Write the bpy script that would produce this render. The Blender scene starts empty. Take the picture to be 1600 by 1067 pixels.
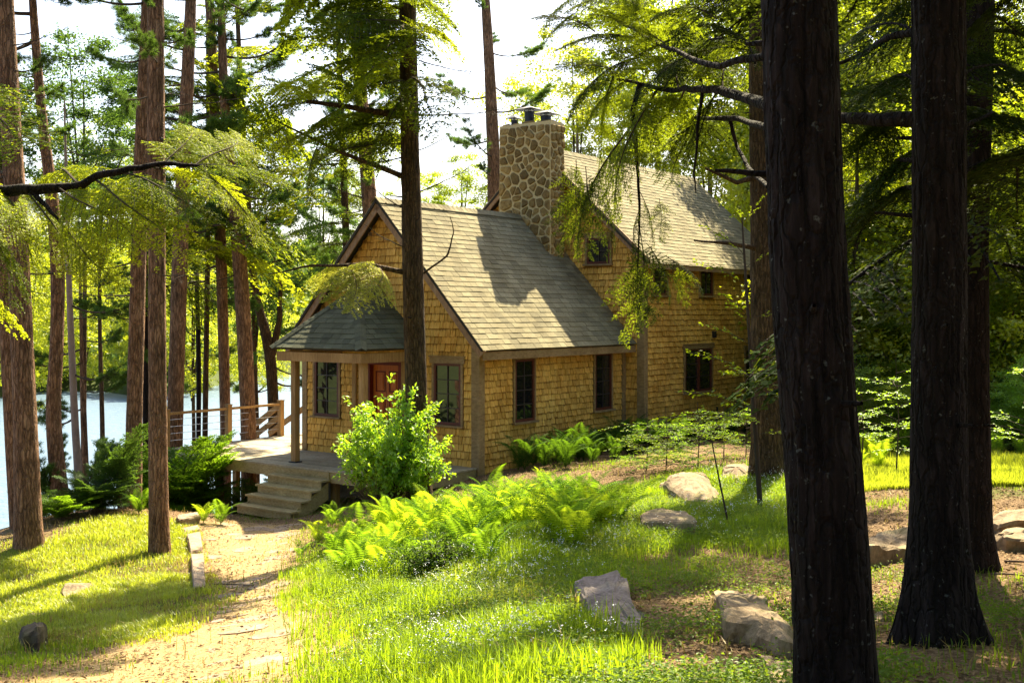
import bpy, math, random, re
import numpy as np
from mathutils import Vector, Matrix
random.seed(7); RNG = np.random.default_rng(11)
S = bpy.context.scene
COL = S.collection
R = math.radians

# ------------------------------------------------------------------ camera, sky, sun, exposure
F_PX, HOR, ZC = 1750.0, 490.0, 3.3            # focal length and horizon of the 1600 px photograph, eye height
cam_d = bpy.data.cameras.new('camera'); cam = bpy.data.objects.new('camera', cam_d); COL.objects.link(cam)
cam_d.sensor_width = 36.0; cam_d.lens = 36.0 * F_PX / 1600.0
cam_d.shift_y = -(533.5 - HOR) / 1600.0
cam.location = (0, 0, ZC); cam.rotation_euler = (R(90), 0, 0)
cam_d.clip_start = 0.05; cam_d.clip_end = 5000
S.camera = cam
SUN_TRAVEL = Vector((-0.335, -0.995, -1.28)).normalized()
elev = math.asin(-SUN_TRAVEL.z); azim = math.atan2(-SUN_TRAVEL.x, -SUN_TRAVEL.y)
W = bpy.data.worlds.new('World'); S.world = W; W.use_nodes = True
wn = W.node_tree; wn.nodes.clear()
sky = wn.nodes.new('ShaderNodeTexSky'); sky.sky_type = 'NISHITA'; sky.sun_disc = False
sky.sun_elevation = elev; sky.sun_rotation = azim; sky.air_density = 1.0; sky.dust_density = 3.0; sky.ozone_density = 1.0
bg = wn.nodes.new('ShaderNodeBackground'); bg.inputs[1].default_value = 0.075
wo = wn.nodes.new('ShaderNodeOutputWorld')
wn.links.new(sky.outputs[0], bg.inputs[0]); wn.links.new(bg.outputs[0], wo.inputs[0])
sun_d = bpy.data.lights.new('sun', 'SUN'); sun_d.energy = 5.0; sun_d.angle = R(0.55); sun_d.color = (1.0, 0.87, 0.58)
sun = bpy.data.objects.new('sun', sun_d); COL.objects.link(sun)
sun.rotation_euler = SUN_TRAVEL.to_track_quat('-Z', 'Y').to_euler(); sun.location = (0, 0, 60)
S.view_settings.view_transform = 'Standard'; S.view_settings.look = 'None'
S.view_settings.exposure = 2.2; S.view_settings.gamma = 1; S.view_settings.use_curve_mapping = False
S.render.engine = 'CYCLES'
S.cycles.max_bounces = 7; S.cycles.diffuse_bounces = 4; S.cycles.glossy_bounces = 3; S.cycles.transmission_bounces = 6
S.cycles.use_denoising = True

# ------------------------------------------------------------------ materials
def mat(name):
    m = bpy.data.materials.new(name); m.use_nodes = True
    t = m.node_tree; t.nodes.clear()
    return m, t, t.nodes, t.links
def rgb(c): return (c[0], c[1], c[2], 1)
def ramp(N, stops):
    r = N.new('ShaderNodeValToRGB'); e = r.color_ramp.elements
    e[0].position, e[0].color = stops[0][0], rgb(stops[0][1]); e[1].position, e[1].color = stops[-1][0], rgb(stops[-1][1])
    for p, c in stops[1:-1]:
        k = e.new(p); k.color = rgb(c)
    return r
def noise(N, L, vec, scale, detail=4, rough=.6, dist=0):
    n = N.new('ShaderNodeTexNoise'); n.inputs['Scale'].default_value = scale; n.inputs['Detail'].default_value = detail
    n.inputs['Roughness'].default_value = rough; n.inputs['Distortion'].default_value = dist
    if vec is not None: L.new(vec, n.inputs['Vector'])
    return n
def mapping(N, L, src, scale):
    m = N.new('ShaderNodeMapping'); m.inputs['Scale'].default_value = scale; L.new(src, m.inputs[0]); return m.outputs[0]
def mixc(N, L, fac, a, b, mode='MIX'):
    m = N.new('ShaderNodeMix'); m.data_type = 'RGBA'; m.blend_type = mode
    for s, v in ((0, fac), (6, a), (7, b)):
        if hasattr(v, 'links') or hasattr(v, 'is_linked'): L.new(v, m.inputs[s])
        elif s == 0: m.inputs[0].default_value = v
        else: m.inputs[s].default_value = rgb(v)
    return m.outputs[2]
def rnd_node(N, L):                                       # per piece random: attribute plus object random
    a = N.new('ShaderNodeAttribute'); a.attribute_name = 'rnd'
    o = N.new('ShaderNodeObjectInfo')
    ad = N.new('ShaderNodeMath'); ad.operation = 'ADD'; L.new(a.outputs['Fac'], ad.inputs[0]); L.new(o.outputs['Random'], ad.inputs[1])
    fr = N.new('ShaderNodeMath'); fr.operation = 'FRACT'; L.new(ad.outputs[0], fr.inputs[0]); return fr.outputs[0]
def principled(N, L, col, rough=.8, spec=.3):
    b = N.new('ShaderNodeBsdfPrincipled'); b.inputs['Roughness'].default_value = rough
    b.inputs['Specular IOR Level'].default_value = spec
    if hasattr(col, 'is_linked'): L.new(col, b.inputs['Base Color'])
    else: b.inputs['Base Color'].default_value = rgb(col)
    o = N.new('ShaderNodeOutputMaterial'); L.new(b.outputs[0], o.inputs[0]); return b
def bump(N, L, b, h, strength=.5, dist=.02):
    k = N.new('ShaderNodeBump'); k.inputs['Strength'].default_value = strength; k.inputs['Distance'].default_value = dist
    L.new(h, k.inputs['Height']); L.new(k.outputs[0], b.inputs['Normal'])

def wood_mat(name, c1, c2, c3, grain=(6, 6, 60), rough=.8, rnd=.35, bmp=.4):
    m, t, N, L = mat(name)
    tc = N.new('ShaderNodeTexCoord'); g = N.new('ShaderNodeNewGeometry')
    n1 = noise(N, L, mapping(N, L, g.outputs['Position'], grain), 1.0, 6, .7)
    n2 = noise(N, L, g.outputs['Position'], 1.3, 3)
    r = ramp(N, [(.3, c1), (.5, c2), (.72, c3)]); L.new(n1.outputs[0], r.inputs[0])
    rr = rnd_node(N, L)
    rv = ramp(N, [(0, (1 - rnd,) * 3), (.5, (1 - rnd * .4, 1 - rnd * .45, 1 - rnd * .5)), (1, (1.0, 1.0, 1.0))]); L.new(rr, rv.inputs[0])
    c = mixc(N, L, 1.0, r.outputs[0], rv.outputs[0], 'MULTIPLY')
    r2 = ramp(N, [(.35, (.62, .58, .5)), (.65, (1, 1, 1))]); L.new(n2.outputs[0], r2.inputs[0])
    c = mixc(N, L, .7, c, r2.outputs[0], 'MULTIPLY')
    b = principled(N, L, c, rough, .25); bump(N, L, b, n1.outputs[0], bmp, .01); return m

def leaf_mat(name, ca, cb, trans, tmix=.5, gloss=.06, scale=.9, dead=None):
    m, t, N, L = mat(name)
    ca, cb, trans = ((c[0] * 1.05, c[1], c[2] * .6) for c in (ca, cb, tuple(q * 1.12 for q in trans)))
    g = N.new('ShaderNodeNewGeometry')
    n = noise(N, L, g.outputs['Position'], scale, 3)
    rr = rnd_node(N, L)
    s = N.new('ShaderNodeMath'); s.operation = 'MULTIPLY_ADD'; s.inputs[1].default_value = .55; L.new(rr, s.inputs[0]); L.new(n.outputs[0], s.inputs[2])
    s2 = N.new('ShaderNodeMath'); s2.operation = 'SUBTRACT'; s2.inputs[1].default_value = .27; L.new(s.outputs[0], s2.inputs[0])
    r = ramp(N, [(.25, ca), (.75, cb)] if dead is None else [(.22, ca), (.7, cb), (.8, dead)]); L.new(s2.outputs[0], r.inputs[0])
    tr = ramp(N, [(.25, tuple(x * .62 for x in trans)), (.75, trans)]); L.new(s2.outputs[0], tr.inputs[0])
    d = N.new('ShaderNodeBsdfDiffuse'); L.new(r.outputs[0], d.inputs[0])
    tl = N.new('ShaderNodeBsdfTranslucent'); L.new(tr.outputs[0], tl.inputs[0])
    gl = N.new('ShaderNodeBsdfGlossy'); gl.inputs['Roughness'].default_value = .45; gl.inputs[0].default_value = (.9, .9, .9, 1)
    m1 = N.new('ShaderNodeMixShader'); m1.inputs[0].default_value = tmix; L.new(d.outputs[0], m1.inputs[1]); L.new(tl.outputs[0], m1.inputs[2])
    m2 = N.new('ShaderNodeMixShader'); m2.inputs[0].default_value = gloss; L.new(m1.outputs[0], m2.inputs[1]); L.new(gl.outputs[0], m2.inputs[2])
    o = N.new('ShaderNodeOutputMaterial'); L.new(m2.outputs[0], o.inputs[0]); return m

def bark_mat(name, c1, c2, c3, sc=1.0, lichen=0.0):
    m, t, N, L = mat(name)
    tc = N.new('ShaderNodeTexCoord')
    p = mapping(N, L, tc.outputs['Object'], (14 * sc, 14 * sc, 2.6 * sc))
    n1 = noise(N, L, p, 1.6, 7, .68, .6)
    v = N.new('ShaderNodeTexVoronoi'); v.feature = 'DISTANCE_TO_EDGE'; vd = N.new('ShaderNodeVectorMath'); vd.operation = 'MULTIPLY_ADD'; vd.inputs[1].default_value = (1.6, 1.6, 1.2); nd = noise(N, L, tc.outputs['Object'], 3.5 * sc, 4, .7); L.new(nd.outputs['Color'], vd.inputs[0]); L.new(mapping(N, L, tc.outputs['Object'], (15 * sc, 15 * sc, 2.6 * sc)), vd.inputs[2]); L.new(vd.outputs[0], v.inputs['Vector']); v.inputs['Scale'].default_value = 1.4
    vr = ramp(N, [(0, (0, 0, 0)), (.16, (1, 1, 1))]); L.new(v.outputs[0], vr.inputs[0])
    r = ramp(N, [(.32, c1), (.5, c2), (.68, c3)]); L.new(n1.outputs[0], r.inputs[0])
    c = mixc(N, L, .42, r.outputs[0], vr.outputs[0], 'MULTIPLY')
    n2 = noise(N, L, tc.outputs['Object'], 2.2, 3)
    r2 = ramp(N, [(.35, (.7, .66, .62)), (.65, (1.12, 1.05, 1.0))]); L.new(n2.outputs[0], r2.inputs[0])
    c = mixc(N, L, 1, c, r2.outputs[0], 'MULTIPLY')
    if lichen:
        n3 = noise(N, L, tc.outputs['Object'], 28, 2); r3 = ramp(N, [(.66, (0, 0, 0)), (.74, (lichen,) * 3)]); L.new(n3.outputs[0], r3.inputs[0])
        c = mixc(N, L, r3.outputs[0], c, (.3, .32, .3))
    b = principled(N, L, c, .9, .2)
    ad = N.new('ShaderNodeMath'); ad.operation = 'ADD'; L.new(n1.outputs[0], ad.inputs[0]); L.new(vr.outputs[0], ad.inputs[1])
    bump(N, L, b, ad.outputs[0], .9, .025); return m

def plain_mat(name, col, rough=.6, spec=.4, metal=0, var=.25, scale=8):
    m, t, N, L = mat(name); g = N.new('ShaderNodeNewGeometry')
    n = noise(N, L, g.outputs['Position'], scale, 5)
    r = ramp(N, [(.3, tuple(x * (1 - var) for x in col)), (.7, tuple(x * (1 + var * .5) for x in col))]); L.new(n.outputs[0], r.inputs[0])
    b = principled(N, L, r.outputs[0], rough, spec); b.inputs['Metallic'].default_value = metal
    bump(N, L, b, n.outputs[0], .3, .01); return m

M = {}
M['shingle'] = wood_mat('cedar_shingle', (.36, .165, .035), (.60, .31, .075), (.72, .42, .13), (22, 22, 5), .85, .30)
def shingle_mat():
    m, t, N, L = mat('cedar_shingle_wall'); g = N.new('ShaderNodeNewGeometry')
    n1 = noise(N, L, mapping(N, L, g.outputs['Position'], (24, 24, 5)), 1.0, 6, .7); n2 = noise(N, L, g.outputs['Position'], 1.1, 3)
    r = ramp(N, [(.3, (.50, .27, .05)), (.5, (.78, .49, .125)), (.72, (.88, .62, .21))]); L.new(n1.outputs[0], r.inputs[0])
    rv = ramp(N, [(0, (.70, .66, .60)), (.5, (.9, .88, .85)), (1, (1.05, 1.0, .95))]); L.new(rnd_node(N, L), rv.inputs[0])
    c = mixc(N, L, 1.0, r.outputs[0], rv.outputs[0], 'MULTIPLY')
    r2 = ramp(N, [(.35, (.72, .60, .42)), (.65, (1, 1, 1))]); L.new(n2.outputs[0], r2.inputs[0]); c = mixc(N, L, .7, c, r2.outputs[0], 'MULTIPLY')
    a = N.new('ShaderNodeAttribute'); a.attribute_name = 'hv'                      # tannin drips, doubling as painted course shade, below each butt
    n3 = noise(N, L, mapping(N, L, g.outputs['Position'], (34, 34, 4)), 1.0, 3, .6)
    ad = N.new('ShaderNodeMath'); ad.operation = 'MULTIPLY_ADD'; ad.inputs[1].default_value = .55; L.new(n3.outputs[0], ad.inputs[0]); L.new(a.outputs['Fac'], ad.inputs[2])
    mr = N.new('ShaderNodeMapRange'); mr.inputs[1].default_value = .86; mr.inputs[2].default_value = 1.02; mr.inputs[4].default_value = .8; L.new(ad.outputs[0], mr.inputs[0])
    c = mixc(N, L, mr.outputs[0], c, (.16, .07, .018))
    b = principled(N, L, c, .85, .2); bump(N, L, b, n1.outputs[0], .4, .01); return m
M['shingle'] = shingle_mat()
M['trim'] = wood_mat('weathered_trim', (.20, .13, .065), (.32, .22, .11), (.40, .29, .16), (9, 9, 22), .8, .15)
M['rake'] = wood_mat('rake_board_wood', (.24, .14, .085), (.36, .23, .14), (.44, .30, .19), (14, 14, 8), .75, .15)
M['post'] = wood_mat('cedar_post', (.27, .15, .06), (.42, .26, .11), (.52, .34, .16), (30, 30, 3), .75, .15)
M['deckwood'] = wood_mat('deck_board', (.32, .27, .19), (.50, .43, .31), (.62, .54, .42), (14, 14, 30), .75, .3)
M['tread'] = wood_mat('step_board', (.30, .23, .10), (.48, .38, .19), (.60, .50, .28), (10, 20, 30), .8, .2)
M['door'] = wood_mat('door_wood', (.34, .08, .016), (.56, .16, .03), (.64, .21, .045), (40, 40, 5), .5, .1)
M['door_dark'] = wood_mat('door_wood_dark', (.10, .012, .006), (.16, .02, .008), (.2, .03, .012), (40, 40, 5), .5, .1)
M['sash'] = plain_mat('sash_paint', (.11, .028, .016), .45, .4, 0, .2, 20)
M['grille'] = plain_mat('grille_paint', (.05, .035, .03), .5, .4, 0, .2, 20)
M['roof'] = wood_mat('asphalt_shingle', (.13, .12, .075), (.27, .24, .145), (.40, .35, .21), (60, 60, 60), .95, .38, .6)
M['roof_porch_shade'] = wood_mat('shaded_porch_shingle', (.07, .08, .055), (.125, .135, .09), (.19, .20, .13), (60, 60, 60), .95, .4, .6)  # roof shingle darkened so the colour carries the porch roof's shade
M['roof_base'] = plain_mat('roof_underlay', (.05, .045, .04), .9, .1)
M['dark'] = plain_mat('dark_interior', (.012, .01, .009), .9, .1)
M['metal'] = plain_mat('chimney_cap_metal', (.035, .035, .05), .45, .5, .6)
M['cable'] = plain_mat('rail_cable', (.5, .5, .48), .35, .5, .8)
M['mortar'] = plain_mat('mortar', (.62, .50, .28), .95, .1, 0, .18, 25)
M['stone_ch'] = wood_mat('chimney_stone', (.20, .12, .045), (.36, .25, .10), (.50, .37, .17), (16, 16, 16), .9, .55, .8)
M['conc'] = plain_mat('concrete', (.33, .31, .27), .9, .2, 0, .25, 12)
M['white'] = plain_mat('petal_white', (.7, .72, .75), .7, .2, 0, .05)
def glass_mat():
    m, t, N, L = mat('window_glass'); g = N.new('ShaderNodeNewGeometry')
    n = noise(N, L, g.outputs['Position'], 2.0, 2)
    b = principled(N, L, (.012, .012, .012), .03, .8); b.inputs['Coat Weight'].default_value = .6; b.inputs['Coat Roughness'].default_value = .02
    bump(N, L, b, n.outputs[0], .08, .02); return m
M['glass'] = glass_mat()
M['bark_pine'] = bark_mat('red_pine_bark', (.09, .05, .03), (.24, .14, .085), (.40, .26, .17), 1.0)
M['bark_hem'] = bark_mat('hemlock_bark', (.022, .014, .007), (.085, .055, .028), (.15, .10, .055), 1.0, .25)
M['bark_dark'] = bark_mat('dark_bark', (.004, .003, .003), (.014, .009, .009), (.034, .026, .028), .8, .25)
M['bark_twig'] = plain_mat('twig_bark', (.06, .045, .035), .9, .15)
M['bark_dead'] = plain_mat('dead_twig_bark', (.14, .10, .075), .9, .15)
M['bark_pale'] = plain_mat('pale_bark', (.26, .20, .17), .9, .15)
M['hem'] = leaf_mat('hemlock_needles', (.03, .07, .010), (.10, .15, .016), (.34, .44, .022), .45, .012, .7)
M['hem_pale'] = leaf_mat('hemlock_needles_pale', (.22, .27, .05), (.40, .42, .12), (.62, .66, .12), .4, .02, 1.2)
M['hem_bright'] = leaf_mat('hemlock_needles_sunlit', (.09, .16, .012), (.22, .27, .02), (.60, .70, .03), .5, .012, .9)  # hemlock needles with sunlight brightened into the colour
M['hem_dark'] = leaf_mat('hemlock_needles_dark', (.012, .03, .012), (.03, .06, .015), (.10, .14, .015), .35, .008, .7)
M['pine'] = leaf_mat('pine_needles', (.02, .06, .03), (.05, .11, .03), (.14, .26, .04), .4, .015, .8, )
M['leaf'] = leaf_mat('broad_leaves', (.05, .11, .012), (.12, .19, .015), (.38, .50, .02), .5, .02, .5)
M['leaf_y'] = leaf_mat('yellow_green_leaves', (.15, .21, .018), (.27, .33, .025), (.58, .66, .03), .5, .05, .4)
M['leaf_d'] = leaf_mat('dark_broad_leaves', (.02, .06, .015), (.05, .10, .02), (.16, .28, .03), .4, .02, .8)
M['bushleaf'] = leaf_mat('bush_leaves', (.10, .24, .015), (.21, .40, .03), (.46, .74, .04), .5, .06, 2.2)
M['fern'] = leaf_mat('fern_green', (.04, .12, .012), (.11, .22, .02), (.30, .52, .03), .5, .012, .6)
M['grass'] = leaf_mat('grass_blades', (.055, .13, .012), (.14, .23, .02), (.38, .56, .025), .45, .02, .7)
M['grass_y'] = leaf_mat('dry_grass_blades', (.11, .17, .02), (.27, .31, .04), (.52, .62, .05), .45, .05, .9)
M['cover'] = leaf_mat('ground_cover_leaves', (.04, .10, .015), (.10, .19, .025), (.26, .38, .03), .45, .015, .8)
M['litter'] = wood_mat('leaf_litter', (.15, .09, .04), (.33, .22, .11), (.50, .38, .22), (20, 20, 20), .9, .6)
def farleaf():
    return leaf_mat('far_forest_leaves', (.05, .12, .02), (.20, .28, .02), (.42, .50, .03), .35, .03, .09)
M['far'] = farleaf()
def rock_mat(name, a, b_, c, moss=.35):
    m, t, N, L = mat(name); tc = N.new('ShaderNodeTexCoord'); g = N.new('ShaderNodeNewGeometry')
    n1 = noise(N, L, tc.outputs['Object'], 3.5, 8, .65); n2 = noise(N, L, tc.outputs['Object'], 26, 5, .7)
    r = ramp(N, [(.32, a), (.5, b_), (.7, c)]); L.new(n1.outputs[0], r.inputs[0])
    r2 = ramp(N, [(.3, (.6, .6, .6)), (.7, (1.1, 1.1, 1.1))]); L.new(n2.outputs[0], r2.inputs[0])
    c1 = mixc(N, L, 1, r.outputs[0], r2.outputs[0], 'MULTIPLY')
    n3 = noise(N, L, tc.outputs['Object'], 2.1, 4); r3 = ramp(N, [(.5, (0, 0, 0)), (.62, (moss,) * 3)]); L.new(n3.outputs[0], r3.inputs[0])
    c1 = mixc(N, L, r3.outputs[0], c1, (.13, .13, .025))
    b = principled(N, L, c1, .92, .2); bump(N, L, b, n2.outputs[0], .6, .02); return m
M['rock'] = rock_mat('sandstone', (.14, .10, .06), (.27, .20, .13), (.38, .30, .20))
M['rock_grey'] = rock_mat('grey_slab', (.11, .09, .09), (.21, .175, .165), (.30, .26, .245), .15)
M['flag'] = rock_mat('flagstone', (.20, .14, .10), (.32, .235, .17), (.42, .33, .25), .1)
M['rock_dark'] = rock_mat('dark_stone', (.03, .022, .018), (.07, .05, .04), (.12, .09, .07), .3)
def ground_mat():
    m, t, N, L = mat('forest_floor'); g = N.new('ShaderNodeNewGeometry'); P = g.outputs['Position']
    n1 = noise(N, L, P, 1.1, 5); n2 = noise(N, L, P, 24, 6, .75); n3 = noise(N, L, P, 90, 3, .7); n4 = noise(N, L, P, 4.5, 4)
    r = ramp(N, [(.3, (.06, .034, .018)), (.48, (.18, .11, .058)), (.6, (.32, .215, .12)), (.78, (.52, .38, .23))]); L.new(n2.outputs[0], r.inputs[0])
    rp = ramp(N, [(.3, (.24, .155, .07)), (.5, (.47, .33, .16)), (.75, (.66, .50, .27))]); L.new(n2.outputs[0], rp.inputs[0])
    a = N.new('ShaderNodeAttribute'); a.attribute_name = 'path'
    c = mixc(N, L, a.outputs['Fac'], r.outputs[0], rp.outputs[0])
    gr = ramp(N, [(.3, (.05, .06, .014)), (.55, (.12, .13, .025)), (.75, (.22, .20, .05))]); L.new(n2.outputs[0], gr.inputs[0])
    a2 = N.new('ShaderNodeAttribute'); a2.attribute_name = 'grass'
    mm = N.new('ShaderNodeMath'); mm.operation = 'MULTIPLY_ADD'; mm.inputs[1].default_value = 1.6; L.new(n4.outputs[0], mm.inputs[0])
    ms = N.new('ShaderNodeMath'); ms.operation = 'SUBTRACT'; ms.inputs[1].default_value = 1.25; L.new(a2.outputs['Fac'], ms.inputs[0]); L.new(ms.outputs[0], mm.inputs[2])
    mr = N.new('ShaderNodeMapRange'); mr.inputs[1].default_value = 0; mr.inputs[2].default_value = .35; L.new(mm.outputs[0], mr.inputs[0])
    c = mixc(N, L, mr.outputs[0], c, gr.outputs[0])
    rr = ramp(N, [(.3, (.7, .7, .7)), (.7, (1.15, 1.15, 1.15))]); L.new(n3.outputs[0], rr.inputs[0]); c = mixc(N, L, 1, c, rr.outputs[0], 'MULTIPLY')
    b = principled(N, L, c, .95, .15)
    ad = N.new('ShaderNodeMath'); ad.operation = 'ADD'; L.new(n2.outputs[0], ad.inputs[0]); L.new(n3.outputs[0], ad.inputs[1]); bump(N, L, b, ad.outputs[0], .9, .03)
    return m
M['ground'] = ground_mat()
def water_mat():
    m, t, N, L = mat('lake_water'); g = N.new('ShaderNodeNewGeometry')
    n = noise(N, L, mapping(N, L, g.outputs['Position'], (1, 1.6, 1)), 1.1, 4, .6)
    b = principled(N, L, (.10, .16, .23), .30, .9); b.inputs['IOR'].default_value = 1.33
    bump(N, L, b, n.outputs[0], .7, .35); return m
M['water'] = water_mat()

# ------------------------------------------------------------------ mesh helpers
def nrand(n, a=0., b=1.): return RNG.random(n) * (b - a) + a
def _hash(ix, iy, iz):
    h = (ix.astype(np.int64) * 374761393 + iy.astype(np.int64) * 668265263 + iz.astype(np.int64) * 2147483647 // 3 + 1274126177) & 0xffffffff
    h = ((h ^ (h >> 13)) * 1274126177) & 0xffffffff
    return ((h ^ (h >> 16)) & 0xffffff) / float(0xffffff)
def vnoise(x, y, z=0.0):
    x, y, z = np.broadcast_arrays(np.asarray(x, float), np.asarray(y, float), np.asarray(z, float))
    xi, yi, zi = np.floor(x), np.floor(y), np.floor(z); fx, fy, fz = x - xi, y - yi, z - zi
    fx, fy, fz = (q * q * (3 - 2 * q) for q in (fx, fy, fz))
    r = 0
    for a in (0, 1):
        for b in (0, 1):
            for c in (0, 1):
                r = r + _hash(xi + a, yi + b, zi + c) * (fx if a else 1 - fx) * (fy if b else 1 - fy) * (fz if c else 1 - fz)
    return r
def fbm(x, y, z=0.0, o=3):
    r = 0; a = .5
    for k in range(o):
        r = r + a * (vnoise(np.asarray(x) * 2**k + 17.3 * k, np.asarray(y) * 2**k + 5.1 * k, np.asarray(z) * 2**k) - .5); a *= .5
    return r

def mk_mesh(name, V, faces, mats, mi=None, smooth=False, attrs=None):
    """V (n,3); faces: list of int arrays (k,3)/(k,4); mi: list of material index per array"""
    V = np.ascontiguousarray(V, dtype=np.float32)
    faces = [np.asarray(f, dtype=np.int32) for f in faces]
    if mi is None: mi = [0] * len(faces)
    keep = [i for i, f in enumerate(faces) if len(f)]
    faces = [faces[i] for i in keep]; mi = [mi[i] for i in keep]
    me = bpy.data.meshes.new(name)
    me.vertices.add(len(V)); me.vertices.foreach_set('co', V.ravel())
    tot = np.concatenate([np.full(len(f), f.shape[1], dtype=np.int32) for f in faces])
    loops = np.concatenate([f.ravel() for f in faces])
    me.loops.add(len(loops)); me.loops.foreach_set('vertex_index', loops)
    me.polygons.add(len(tot)); st = np.zeros(len(tot), dtype=np.int32); st[1:] = np.cumsum(tot)[:-1]
    me.polygons.foreach_set('loop_start', st)
    me.polygons.foreach_set('loop_total', tot)
    for m_ in mats: me.materials.append(m_)
    me.polygons.foreach_set('material_index', np.concatenate([np.full(len(f), k, dtype=np.int32) for f, k in zip(faces, mi)]))
    me.polygons.foreach_set('use_smooth', np.full(len(tot), bool(smooth)))
    if attrs:
        for k, (dom, arr) in attrs.items():
            a = me.attributes.new(k, 'FLOAT', dom); a.data.foreach_set('value', np.asarray(arr, dtype=np.float32))
    me.update(calc_edges=True)
    return me
def obj(name, me, parent=None, loc=None, rot=None, scale=None, mw=None):
    o = bpy.data.objects.new(name, me); COL.objects.link(o)
    if parent is not None: o.parent = parent
    if mw is not None: o.matrix_basis = mw
    if loc is not None: o.location = loc
    if rot is not None: o.rotation_euler = rot
    if scale is not None: o.scale = scale if hasattr(scale, '__len__') else (scale,) * 3
    return o
def thing(name, label, cat, loc=(0, 0, 0), group=None, rz=0):
    o = bpy.data.objects.new(name, None); COL.objects.link(o); o.location = loc; o.rotation_euler[2] = rz
    o.empty_display_size = .1
    o['label'] = label; o['category'] = cat
    if group: o['group'] = group
    return o
def tag(o, label, cat, group=None, kind=None):
    o['label'] = label; o['category'] = cat
    if group: o['group'] = group
    if kind: o['kind'] = kind
    return o

class MB:
    """collects shapes for one mesh"""
    def __init__(s): s.V = []; s.F = {}; s.n = 0; s.rn = {}
    def add(s, V, F, m=0, rnd=0.0):
        V = np.asarray(V, float).reshape(-1, 3); F = np.asarray(F, int)
        s.V.append(V); k = (F.shape[1], m); s.F.setdefault(k, []).append(F + s.n)
        s.rn.setdefault(k, []).append(np.full(len(F), rnd) if np.isscalar(rnd) else rnd); s.n += len(V); return s
    def box(s, lo, hi, m=0, M4=None, rnd=0.0, taper=None):
        x0, y0, z0 = lo; x1, y1, z1 = hi
        V = np.array([(x0, y0, z0), (x1, y0, z0), (x1, y1, z0), (x0, y1, z0), (x0, y0, z1), (x1, y0, z1), (x1, y1, z1), (x0, y1, z1)], float)
        if M4 is not None: V = V @ np.array(M4)[:3, :3].T + np.array(M4)[:3, 3]
        return s.add(V, BOXF, m, rnd)
    def tube(s, pts, rad, n=8, m=0, cap=True, rnd=0.0):
        V, F = tube(pts, rad, n); s.add(V, F, m, rnd)
        return s
    def mesh(s, name, mats, smooth=False):
        ks = list(s.F); return mk_mesh(name, np.concatenate(s.V), [np.concatenate(s.F[k]) for k in ks], mats, [k[1] for k in ks], smooth,
                                       {'rnd': ('FACE', np.concatenate([np.concatenate(s.rn[k]) for k in ks]))})
BOXF = np.array([(0, 3, 2, 1), (4, 5, 6, 7), (0, 1, 5, 4), (1, 2, 6, 5), (2, 3, 7, 6), (3, 0, 4, 7)])
def tube(pts, rad, n=8, closed_tip=True):
    P = np.asarray(pts, float); k = len(P); rad = np.broadcast_to(rad, (k,))
    T = np.gradient(P, axis=0); T /= np.linalg.norm(T, axis=1)[:, None] + 1e-9
    ref = np.array((0, 0, 1.)) if abs(T[:, 2]).mean() < .8 else np.array((1., 0, 0))
    A = np.cross(T, ref); A /= np.linalg.norm(A, axis=1)[:, None] + 1e-9; B = np.cross(T, A)
    th = np.linspace(0, 2 * np.pi, n, endpoint=False)
    V = P[:, None] + (A[:, None] * np.cos(th)[None, :, None] + B[:, None] * np.sin(th)[None, :, None]) * rad[:, None, None]
    V = V.reshape(-1, 3)
    i = np.arange(k - 1)[:, None] * n; j = np.arange(n)[None]; j2 = (j + 1) % n
    F = np.stack([i + j, i + j2, i + n + j2, i + n + j], -1).reshape(-1, 4)
    F = np.concatenate([F, np.array([[0, n - 1 - q, n - 1 - q - 1 if n - 2 - q >= 0 else 0, 0] for q in range(0)], dtype=int).reshape(0, 4)])
    return V, F
def bez(a, b, c, n):
    t = np.linspace(0, 1, n)[:, None]; a, b, c = (np.asarray(q, float) for q in (a, b, c))
    return (1 - t)**2 * a + 2 * t * (1 - t) * b + t**2 * c

# ------------------------------------------------------------------ terrain
CAMP = np.array((0, 0, ZC))
def px_at(px, py, d): return np.array(((px - 800) / F_PX * d, d, ZC - (py - HOR) / F_PX * d))
_cp = []
def cp(px, py, d): _cp.append(tuple(px_at(px, py, d)))
for a in [(750, 745, 24), (985, 697, 28.7), (1200, 655, 35), (1075, 785, 18), (1000, 950, 9), (1200, 1067, 6.0), (900, 1067, 6.3), (600, 1067, 7.0),
          (300, 1067, 8.6), (0, 1067, 9.2), (1196, 742, 20), (1500, 800, 14), (1600, 750, 18), (1400, 712, 24), (1600, 700, 26), (1530, 893, 11),
          (1466, 1005, 7.0), (410, 812, 22.9), (380, 868, 18.7), (400, 950, 13), (251, 858, 19), (42, 855, 18.5), (200, 792, 22), (120, 800, 21.5), (655, 792, 20.5),
          (760, 850, 14.2), (600, 900, 14.0)]: cp(*a)
_cp += [(0, 0, 1.72), (1.5, 4.5, 1.68), (-3, 2, 1.5), (4, 2, 1.8), (-12, 15, -1.9), (-18, 12, -5), (-14, 24, -3.2), (-12, 30, -4.3), (-8.5, 30, -2.9), (-7, 26.5, -1.7), (-20, 30, -7), (-14, 42, -7.5), (-4, 42, -5), (-4, 33, -1.8),
        (10, 10, 1.4), (20, 10, 2.2), (15, 25, .9), (30, 30, 2.5), (18, 45, 1.4), (9, 42, .5), (40, 60, 4), (0, -10, 2.3), (20, -10, 3.2), (-10, -8, 1.2), (-25, -10, -3), (3, 55, -4.5),
        (-15, 60, -9), (28, 90, 1), (0, 90, -9), (60, 20, 5), (60, 90, 4), (-30, 10, -9), (0, -40, 3), (-35, -40, -4), (50, -40, 5), (-40, 90, -10)]
_cp = np.array(_cp)
def _U(r2): return .5 * r2 * np.log(r2 + 1e-9)
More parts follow.
